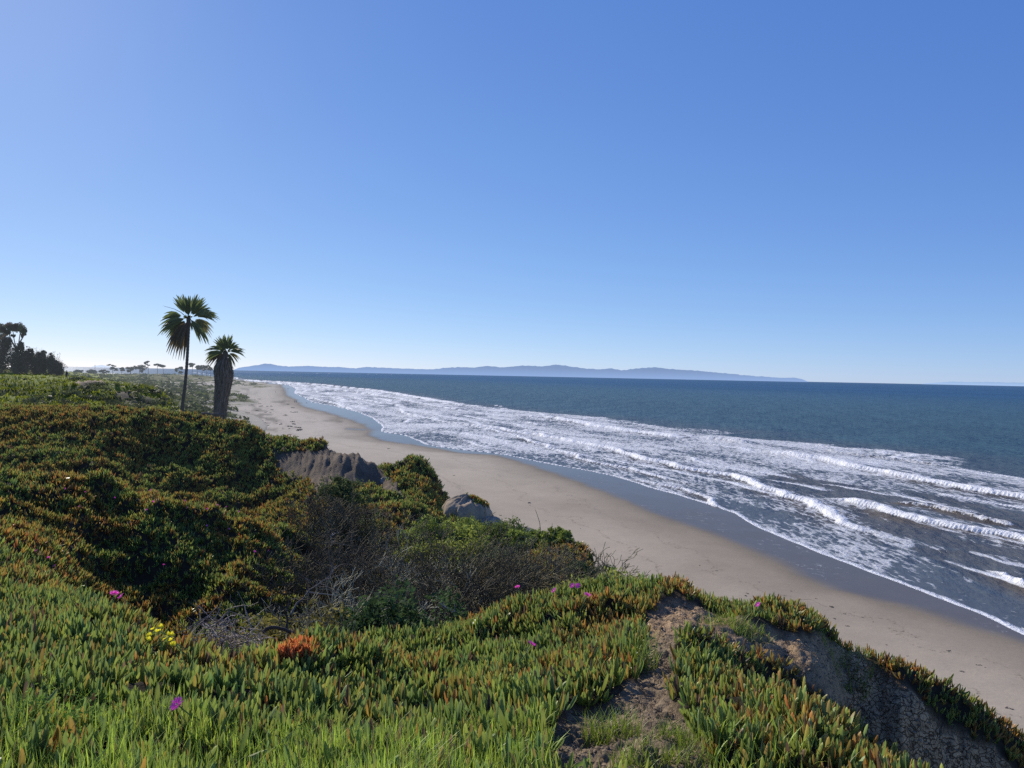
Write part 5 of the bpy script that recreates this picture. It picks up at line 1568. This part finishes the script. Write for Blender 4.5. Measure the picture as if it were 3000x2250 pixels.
def meadow():
    n0 = 44000
    s = rng.uniform(-0.95, -0.42, n0); Y = np.exp(rng.uniform(math.log(62), math.log(330), n0))
    G = ground(s, Y); k = (G[:, 2] > 12) & (rng.random(n0) < .25 + .75 * sstep(.35, .6, fbm(G[:, 0] / 5, G[:, 1] / 9, 321, 4)))
    k &= (field(tr[..., 0], s, Y) < .3) & (field(rk[..., 0], s, Y) < .4)
    G, Y = G[k], Y[k]; n = len(G)
    c1 = np.array([0.34, 0.38, 0.040]) * (0.35 + 0.9 * fbm(G[:, 0] / 4, G[:, 1] / 8, 323, 4)[:, None]) * rng.uniform(.6, 1.25, (n, 1))
    rep = np.repeat(np.arange(n), 3); m = len(rep)
    P = G[rep] + rng.normal(0, .22, (m, 3)) * [1, 1, 0]; P[:, 2] -= .05
    V, t_, q, C = blades(P, rng.uniform(0, 6.28, m), rng.uniform(.15, .55, m), rng.uniform(.08, .22, m), rng.uniform(.1, .9, m), c1[rep] * .6, c1[rep])
    tag(mk('meadow_grass', V, t_, q, M_GRASS, C), 'rough sunlit green grass covering the left hill below the grove', 'grass', kind='stuff')


meadow()
for lb, px, py, w_, hgt, ymx in [('dark low bush on the grassy crest right of the standing walker', 226, 1112, 30, 9, 330), ('second dark bush trailing down the crest right of the first', 285, 1128, 40, 9, 330),
                             ('small dark bush in the bright grass below the grove', 72, 1114, 14, 5, 330), ('yellow-green bush on the slope beyond the dirt trail', 400, 1150, 26, 10, 330),
                             ('broad dark bush on the near face of the left hill, leftmost', 95, 1186, 52, 24, 130), ('dark bush on the hill face right of the broad leftmost one', 190, 1184, 34, 17, 130),
                             ('dark bush in the gully of the hill below the dirt trail', 265, 1172, 30, 18, 130), ('rounded dark bush beside the bare rock ledge of the hill', 335, 1186, 34, 20, 130),
                             ('low dark bush on the hill shoulder right of the rock ledge', 440, 1184, 34, 12, 130)]:
    g = ground_px(px, py, 60, ymx); sc = g[1] / FPX
    n = 900; d = nrm(rng.normal(0, 1, (n, 3))); d[:, 2] = np.abs(d[:, 2])
    P = d * (rng.random((n, 1)) ** .4) * np.array([w_, w_ * .8, hgt]) * sc * (1 + .3 * rng.normal(0, 1, (n, 1)) * .5)
    cl = (np.array([0.12, 0.13, 0.03]) if 'yellow' in lb else np.array([0.06, 0.075, 0.034])) * rng.uniform(.6, 1.4, (n, 1))
    V, t_, q, cc = leaf_quads(P, 1.6 * sc, cl)
    o = mk('bush', V, t_, q, M_TREE, cc); o.location = g; tag(o, lb, 'bush')

# ------------------------------------------------------------------ rocks
M_SAND = leaf_mat('sandstone', 0, 0.95, 0.1, var=0.55)
M_ROCK = plain_mat('rock', (0.16, 0.14, 0.12), 0.9, 0.35, 2, haze=6000, bump=.5)


def lump(name, label, c, ax, seed, mat, cat='rock', group=None, n=40, colr_=None, box=0.0):
    th = np.linspace(0, 2 * math.pi, n, endpoint=False); ph = np.linspace(0.02, math.pi * 0.62, n // 2)
    T, Pp = np.meshgrid(th, ph)
    x = np.sin(Pp) * np.cos(T); y = np.sin(Pp) * np.sin(T); z = np.cos(Pp)
    if box:
        m = np.maximum(np.maximum(np.abs(x), np.abs(y)), np.abs(z)); x, y, z = [a * (1 - box) + a / m * box for a in (x, y, z)]
    f = 0.72 + 0.36 * fbm(np.cos(T) * 1.3 + seed, np.sin(T) * 1.3 + Pp * 1.2 + 7, seed, 4) + 0.16 * (np.abs(fbm(np.cos(T) * 3.5 + 9, np.sin(T) * 3.5 + Pp * 1.0, seed + 3, 3) - .5) * 2)
    V = np.stack([x * f * ax[0], y * f * ax[1], z * f * ax[2]], -1).reshape(-1, 3)
    m, k = T.shape; i = np.arange((m - 1) * k); r = i // k; c_ = i % k; c2 = (c_ + 1) % k
    q = np.stack([r * k + c_, (r + 1) * k + c_, (r + 1) * k + c2, r * k + c2], 1)
    cc = np.array(colr_ if colr_ is not None else (0.46, 0.36, 0.24)) * (0.75 + 0.5 * fbm(V[:, 0] * 4, V[:, 2] * 4 + V[:, 1] * 3, seed, 4))[:, None]
    o = mk(name, V, None, q, mat, cc, smooth=True); o.location = c
    return tag(o, label, cat, group)


mc = at(1372, 1535, 30)
mound = lump('sandstone_mound', 'lone rounded sandstone mound capped with ice plant at the bluff edge', mc, (1.12, 1.0, 1.12), 5, M_SAND, 'rock', n=90, box=0.25)
# ice plant hanging on the mound's crown
def cap():
    n = 420
    th = rng.uniform(-1.0, 2.2, n); ph = rng.uniform(0.15, 0.85, n)
    dg = mound.data; co_ = np.empty(len(dg.vertices) * 3, np.float32); dg.vertices.foreach_get('co', co_); co_ = co_.reshape(-1, 3)
    k = 90; ii = (np.round(th / (2 * math.pi) * k).astype(int)) % k; jj = np.clip(np.round((ph - 0.02) / (math.pi * .62 - .02) * (45 - 1)).astype(int), 0, 44)
    B_ = co_[jj * k + ii] + mc
    rep = np.repeat(np.arange(n), 6); m = len(rep)
    D = nrm(rng.normal(0, .6, (m, 3)) + np.array([0, 0, .8])); L = rng.uniform(.07, .15, m)
    o_ = rng.random(n) < .45
    c = np.where(o_[:, None], ORNG[rng.integers(0, 4, n)], GREEN[rng.integers(0, 4, n)])[rep]
    V, t_, q, C = leaves(B_[rep], D, L, L * .13, D * 0, c * .7, c, RING2, rng.uniform(0, 6, m))
    tag(mk('ice_plant', V, t_, q, M_ICE, C), 'rust and green ice plant draped over the top of the sandstone mound', 'ice plant', kind='stuff')


cap()
for i, (lb, px, py, Y, ax) in enumerate([('pale rock lump at the foot of the cliff tip, highest of the rubble', 1130, 1412, 34, (.35, .35, .25)), ('pale rock lump in the middle of the cliff rubble', 1158, 1432, 33, (.4, .35, .28)),
                              ('pale rock lump lowest in the cliff rubble', 1190, 1456, 32, (.42, .35, .25)), ('earthy brown hump standing out beyond the cliff tip', 1172, 1385, 37.5, (.75, .6, .42)),
                              ('sandy rock shelf at the left foot of the sandstone mound', 1322, 1520, 30.5, (.5, .5, .4)), ('sandy rock shelf peeping out right of the sandstone mound', 1440, 1540, 29, (.45, .45, .35)),
                              ('sandy ledge on the rim between the green shrubs', 1520, 1570, 24.5, (.7, .5, .3))]):
    lump('rock', lb, at(px, py, Y), ax, 50 + i, M_SAND, colr_=(0.42, 0.35, 0.26) if i != 3 else (0.24, 0.18, 0.13))
for i, (lb, px, py, r) in enumerate([('dark rock at the waterline far down the beach, leftmost', 742, 1118.8, 2.2), ('dark rock in the far shallows, second from the left', 783, 1122, 2.6), ('low dark rock in the far surf straight above the pair of walkers', 851, 1127.7, 1.8),
                          ('low dark rock in the surf, farthest out from the beach', 909, 1128.2, 1.6), ('small dark rock in the wash right of the nearest walkers', 898, 1181, 0.8)]):
    c = on_plane(px, py, 0.15); lump('rock', lb, c, (r, r * .8, r * .45), 70 + i, M_ROCK, n=20)

# kelp and wrack on the sand
M_KELP = plain_mat('dry_kelp', (0.055, 0.042, 0.03), 0.8, 0.4, 8, haze=6000)


def kelp_mesh(seed):
    rs = np.random.default_rng(seed); n = 26; a = 0.0; p = np.zeros(2); P = []
    for k in range(n):
        a += rs.normal(0, 1.1); p = (p + 0.16 * np.array([math.cos(a), math.sin(a)])) * 0.93
        P.append((p[0], p[1], 0.03 + 0.10 * rs.random()))
    V, t_, q = path_tube(np.array(P), 0.03 + 0.05 * rs.random(n), 6)
    return V, t_, q


kproto = []
for i in range(4):
    V, t_, q = kelp_mesh(i); o = mk('kelp_clump', V, t_, q, M_KELP); kproto.append(o)
KP = [(2179, 1727, .55), (2191, 1721, .5), (2334, 1746, .6), (2434, 1753, .8), (2298, 1738, .35), (2480, 1808, .5), (2446, 1788, .45), (2318, 1709, .4), (2773, 1872, .55), (2865, 1914, .5), (2820, 1935, .5),
      (2890, 1922, .35), (2956, 2037, .8), (2733, 1976, .4), (2659, 1893, .35), (2598, 1861, .3), (2952, 2072, .4), (2990, 2066, .3), (1312, 1461, 2.2), (1550, 1469, 1.2), (1465, 1508, .7), (1847, 1621, .6), (1856, 1647, .4),
      (1285, 1394, 1.0), (1330, 1391, .8), (1140, 1311, 1.4), (1600, 1520, .4), (1700, 1540, .4), (1780, 1560, .35), (2050, 1640, .4), (2100, 1655, .4), (2560, 1795, .35)]
for i in range(10):
    KP.append((rng.uniform(1500, 2900), 0, rng.uniform(.18, .4)))
for i in range(70):
    KP.append((-1, 0, rng.uniform(.8, 2.6)))
first = [True] * 4
for i, (px, py, sc) in enumerate(KP):
    if px < 0:
        px, py = rng.uniform(700, 880), 0
        py = np.interp(px, [700, 760, 880], [1200, 1205, 1262]) + rng.normal(0, 26)
    elif py == 0:
        py = np.interp(px, [1500, 2000, 2500, 2950], [1470, 1600, 1790, 1990]) + rng.normal(0, 35)
    c = on_plane(px, py, 1.2)
    if off(cW, c[0], c[1]) > -2: continue
    c[2] = beach_z(c[0], c[1]) - .01
    j = i % 4
    o = kproto[j] if first[j] else kproto[j].copy()
    if not first[j]: COL.objects.link(o)
    first[j] = False
    sc *= .62 if py > 1300 else .9
    o.location = c; o.scale = (sc, sc * rng.uniform(.6, 1.1), sc * .9); o.rotation_euler = (0, 0, rng.uniform(0, 6.28))
    if py > 1300:
        tag(o, 'large dark heap of kelp on the sand left of the sandstone mound' if (px, py) == (1312, 1461) else 'small dark scrap of dried kelp on the pale beach sand', 'kelp', 'kelp scraps on the near beach')
    else:
        tag(o, 'dark clump of wrack in the debris band far down the beach', 'kelp', 'wrack far down the beach')

# ------------------------------------------------------------------ flowers
def petal_mat(name, c):
    m, nt = new_mat(name); d = N(nt, 'ShaderNodeBsdfDiffuse'); t = N(nt, 'ShaderNodeBsdfTranslucent'); geo = N(nt, 'ShaderNodeNewGeometry')
    cc = mixc(nt, 0.4, c, ramp(nt, noise_n(nt, geo.outputs['Position'], 90, 3), [(0.3, 0.5), (0.7, 1.1)]), 'MULTIPLY')
    nt.links.new(cc, d.inputs[0]); nt.links.new(cc, t.inputs[0]); mx = N(nt, 'ShaderNodeMixShader'); mx.inputs[0].default_value = 0.5
    nt.links.new(d.outputs[0], mx.inputs[1]); nt.links.new(t.outputs[0], mx.inputs[2]); finish(nt, mx.outputs[0]); return m


M_PETAL = petal_mat('pink_petal', (0.95, 0.16, 0.72)); M_YEL = petal_mat('yellow_petal', (0.95, 0.85, 0.06))
M_CEN = plain_mat('flower_centre', (0.75, 0.6, 0.25), 0.8, 0.1, 80); M_STEM = plain_mat('flower_stem', (0.12, 0.2, 0.05), 0.6, 0.2, 40)


def petals(n, r, w_, up, seed):
    rs = np.random.default_rng(seed); Vs, Q = [], []
    for i in range(n):
        a = 2 * math.pi * i / n + rs.normal(0, .08); u = up * rs.uniform(.5, 1.4); L = r * rs.uniform(.8, 1.1); b = len(Vs)
        d = np.array([math.cos(a), math.sin(a), 0]); s_ = np.array([-math.sin(a), math.cos(a), 0])
        for t, wf in ((.15, .5), (.55, 1.0), (.9, .9), (1.0, .4)):
            c = d * L * t + np.array([0, 0, u * L * t - .15 * L * t * t]); Vs += [c - s_ * w_ * wf / 2, c + s_ * w_ * wf / 2]
        for k in range(3): Q.append((b + 2 * k, b + 2 * k + 1, b + 2 * k + 3, b + 2 * k + 2))
    return np.array(Vs), np.array(Q)


def make_flower(name, npet, r, w_, up, matp, seed, cr):
    V, q = petals(npet, r, w_, up, seed)
    f = mk(name, V, None, q, matp)
    Vc, t_, q_ = path_tube(np.array([(0, 0, -.3 * cr), (0, 0, .3 * cr), (0, 0, .8 * cr)]), [cr * .6, cr, cr * .6], 8)
    mk('centre', Vc, t_, q_, M_CEN if name[0] == 'p' else M_YEL, parent=f)
    Vs, t_, q_ = path_tube(np.array([(0, .004, -.16), (.006, 0, -.08), (0, 0, -.004)]), [.0035, .003, .003], 5)
    mk('stem', Vs, t_, q_, M_STEM, parent=f)
    return f


def place(proto, used, px, py, ymin, ymax, sc, tiltx, label, cat, group):
    if used[0]:
        f = proto.copy(); COL.objects.link(f)
        for ch in proto.children:
            c = ch.copy(); COL.objects.link(c); c.parent = f
    else:
        f = proto; used[0] = True
    Yf = ground_px(px, py, ymin, ymax, 0.20 if ymin < 7 else 0.17)[1]
    f.location = at(px, py, Yf); sc *= (0.88 if py > 1700 else 0.58); f.scale = (sc,) * 3; f.rotation_euler = (tiltx, rng.normal(0, .25), rng.uniform(0, 6.28))
    return tag(f, label, cat, group)


pf = make_flower('pink_flower', 44, .034, .006, .55, M_PETAL, 1, .009); up_ = [False]
ORD = ['first', 'second', 'third', 'fourth', 'fifth', 'sixth', 'seventh', 'eighth', 'ninth', 'tenth', 'eleventh', 'twelfth', 'thirteenth', 'fourteenth', 'fifteenth']
big = [(520, 2065, 1.05, 'large magenta flower open in the grass at the lower left, nearest of all'), (1557, 1889, 1.05, 'magenta flower alone in the middle of the near ice plant mound'),
       (1720, 1745, 1.1, 'lowest and brightest of the magenta flowers on the crest of the near mound'), (1624, 1731, 1.0, 'pale pink flower on the near mound crest, left of the touching pair'),
       (1677, 1717, 1.0, 'left flower of the touching magenta pair on the near mound crest'), (1694, 1717, 1.0, 'right flower of the touching magenta pair on the near mound crest'),
       (1516, 1721, .9, 'faded pink flower at the far left of the near mound crest'), (2222, 1773, .9, 'magenta flower in the ice plant strip along the right ridge'),
       (334, 1741, 1.1, 'left magenta flower of the pair at the brow of the foreground bank'), (355, 1749, 1.0, 'right magenta flower of the pair at the brow of the foreground bank')]
for px, py, sc, lb in big:
    place(pf, up_, px, py, 2.9, 16, sc * 1.15, .7, lb, 'flower', 'pink flowers near the camera')
mid = [(142, 1634), (160, 1658), (106, 1613), (480, 1655), (671, 1550), (606, 1540), (746, 1616), (787, 1614)]
for i, (px, py) in enumerate(sorted(mid)):
    place(pf, up_, px, py, 8, 24, 1.25, .8, f'small magenta flower low on the shaded middle slope, {ORD[i]} from the left', 'flower', 'pink flowers on the middle slope')
crest = [(232, 1484), (336, 1459), (251, 1441), (448, 1470), (429, 1494), (548, 1488), (543, 1467), (608, 1491), (637, 1480), (663, 1485), (700, 1499), (192, 1432), (441, 1436)]
for i, (px, py) in enumerate(sorted(crest)):
    place(pf, up_, px, py, 10, 26, 1.3, .8, f'small pink flower along the crest of the middle mound, {ORD[i]} from the left', 'flower', 'pink flowers on the middle crest')
yf = make_flower('yellow_flower', 6, .020, .017, .8, M_YEL, 2, .004); uy = [False]
for i, (px, py, lb) in enumerate([(465, 1828, 'topmost yellow flower of the upper clump'), (469, 1837, 'yellow flower just under the topmost one'), (452, 1841, 'yellow flower at the left of the upper clump'), (464, 1850, 'lowest yellow flower of the upper clump'),
                       (491, 1860, 'left top yellow flower of the big right clump'), (501, 1860, 'right top yellow flower of the big right clump'), (488, 1869, 'middle left yellow flower of the big right clump'), (503, 1875, 'middle right yellow flower of the big right clump'),
                       (506, 1887, 'lowest yellow flower of the big right clump'), (432, 1874, 'lower yellow flower of the small left pair'), (437, 1862, 'upper yellow flower of the small left pair')]):
    place(yf, uy, px, py, 4, 12, 1.25, .9, lb + ' in the foreground ice plant', 'flower', 'yellow flowers in the foreground bank')

# ------------------------------------------------------------------ people
MS = plain_mat('skin', (0.45, 0.28, 0.2), 0.6, 0.05, 10, haze=6000)
MD = plain_mat('dark_cloth', (0.025, 0.027, 0.035), 0.9, 0.2, 10, haze=6000); MB = plain_mat('blue_cloth', (0.05, 0.07, 0.13), 0.9, 0.2, 10, haze=6000)
MH = plain_mat('hair', (0.03, 0.02, 0.015), 0.7, 0.2, 40, haze=6000)


def person(label, loc, rz, top, legs, step=0.16, group=None):
    J = {'pel': (0, 0, .95), 'spi': (0, -.01, 1.15), 'che': (0, 0, 1.35), 'nek': (0, .01, 1.50), 'hd0': (0, .015, 1.58), 'hd1': (0, .02, 1.68)}
    E = [('pel', 'spi'), ('spi', 'che'), ('che', 'nek'), ('nek', 'hd0'), ('hd0', 'hd1')]
    Rr = {'pel': .145, 'spi': .13, 'che': .15, 'nek': .055, 'hd0': .085, 'hd1': .085}
    for s_, sx in (('l', -1), ('r', 1)):
        st = step * sx
        J.update({s_ + 'hip': (.09 * sx, 0, .90), s_ + 'kne': (.10 * sx, st * .6 + .02, .50), s_ + 'ank': (.10 * sx, st, .08), s_ + 'toe': (.11 * sx, st + .16, .035),
                  s_ + 'sho': (.19 * sx, 0, 1.42), s_ + 'elb': (.25 * sx, -st * .5 - .03, 1.13), s_ + 'wri': (.25 * sx, -st * .8 + .06, .90), s_ + 'plm': (.245 * sx, -st * .8 + .09, .83)})
        E += [('pel', s_ + 'hip'), (s_ + 'hip', s_ + 'kne'), (s_ + 'kne', s_ + 'ank'), (s_ + 'ank', s_ + 'toe'), ('che', s_ + 'sho'), (s_ + 'sho', s_ + 'elb'), (s_ + 'elb', s_ + 'wri'), (s_ + 'wri', s_ + 'plm')]
        Rr.update({s_ + 'hip': .095, s_ + 'kne': .06, s_ + 'ank': .042, s_ + 'toe': .035, s_ + 'sho': .07, s_ + 'elb': .045, s_ + 'wri': .03, s_ + 'plm': .032})
        px_, py_, pz_ = J[s_ + 'plm']
        for k, (dy, L) in enumerate(((-.03, .07), (-.01, .08), (.01, .078), (.03, .062), (.05, .05))):
            n = f'{s_}f{k}'; J[n] = (px_ - .005 * sx, py_ + dy * .7 + .01, pz_ - .025); J[n + 't'] = (px_ - .02 * sx, py_ + dy + .015, pz_ - .025 - L)
            E += [(s_ + 'plm', n), (n, n + 't')]; Rr[n] = .011; Rr[n + 't'] = .008
    names = list(J); me = bpy.data.meshes.new('person')
    me.from_pydata([J[n] for n in names], [(names.index(a), names.index(b)) for a, b in E], [])
    o = bpy.data.objects.new('person', me); COL.objects.link(o)
    md = o.modifiers.new('skin', 'SKIN')
    for i, n in enumerate(names):
        me.skin_vertices[0].data[i].radius = (Rr[n], Rr[n] * (.72 if n in ('che', 'spi', 'pel') else 1)); 
    me.skin_vertices[0].data[names.index('pel')].use_root = True
    o.modifiers.new('sub', 'SUBSURF').levels = 1
    dg = bpy.context.evaluated_depsgraph_get(); em = bpy.data.meshes.new_from_object(o.evaluated_get(dg))
    o.modifiers.clear(); o.data = em
    em.materials.clear()
    for m in (MS, top, legs): em.materials.append(m)
    for p in em.polygons:
        c = p.center
        p.material_index = 0 if (c.z > 1.50 or (abs(c.x) > .2 and c.z < .9)) else (1 if c.z > .93 else 2)
        p.use_smooth = True
    # hair and the features of the face
    th = np.linspace(0, 2 * math.pi, 12, endpoint=False); ph = np.linspace(.05, 1.75, 7); T, Pp = np.meshgrid(th, ph)
    V = np.stack([.102 * np.sin(Pp) * np.cos(T), .01 + .112 * np.sin(Pp) * np.sin(T) - .03 * (Pp > 1), 1.665 + .122 * np.cos(Pp)], -1).reshape(-1, 3)
    i = np.arange(6 * 12); r = i // 12; c_ = i % 12
    mk('hair', V, None, np.stack([r * 12 + c_, (r + 1) * 12 + c_, (r + 1) * 12 + (c_ + 1) % 12, r * 12 + (c_ + 1) % 12], 1), MH, smooth=True, parent=o)
    o.location = loc; o.rotation_euler = (0, 0, rz)
    return tag(o, label, 'person', group)


g = ground_px(195, 1111, 70, 400)
person('person in dark clothes standing on the grassy crest right of the grove', g, 2.9, MD, MD, .06)
for lb, px, py, rz, a, b in [('left one of two dark-clad people walking side by side on the beach', 864, 1180, .4, MD, MD), ('right one of two dark-clad people walking side by side on the beach', 869, 1180, .5, MD, MB),
                             ('lone dark figure on the sand farther down the beach', 808, 1151, 3.3, MD, MD), ('farthest left figure of the pair at the distant waterline', 843, 1140, 2.6, MB, MD),
                             ('farthest right figure of the pair at the distant waterline', 846.5, 1140, 2.9, MD, MD)]:
    c = on_plane(px, py, .6); c = on_plane(px, py, max(.05, beach_z(c[0], c[1]))); c[2] = max(beach_z(c[0], c[1]), 0.0)
    person(lb, c, rz, a, b, .18, 'people on the beach')
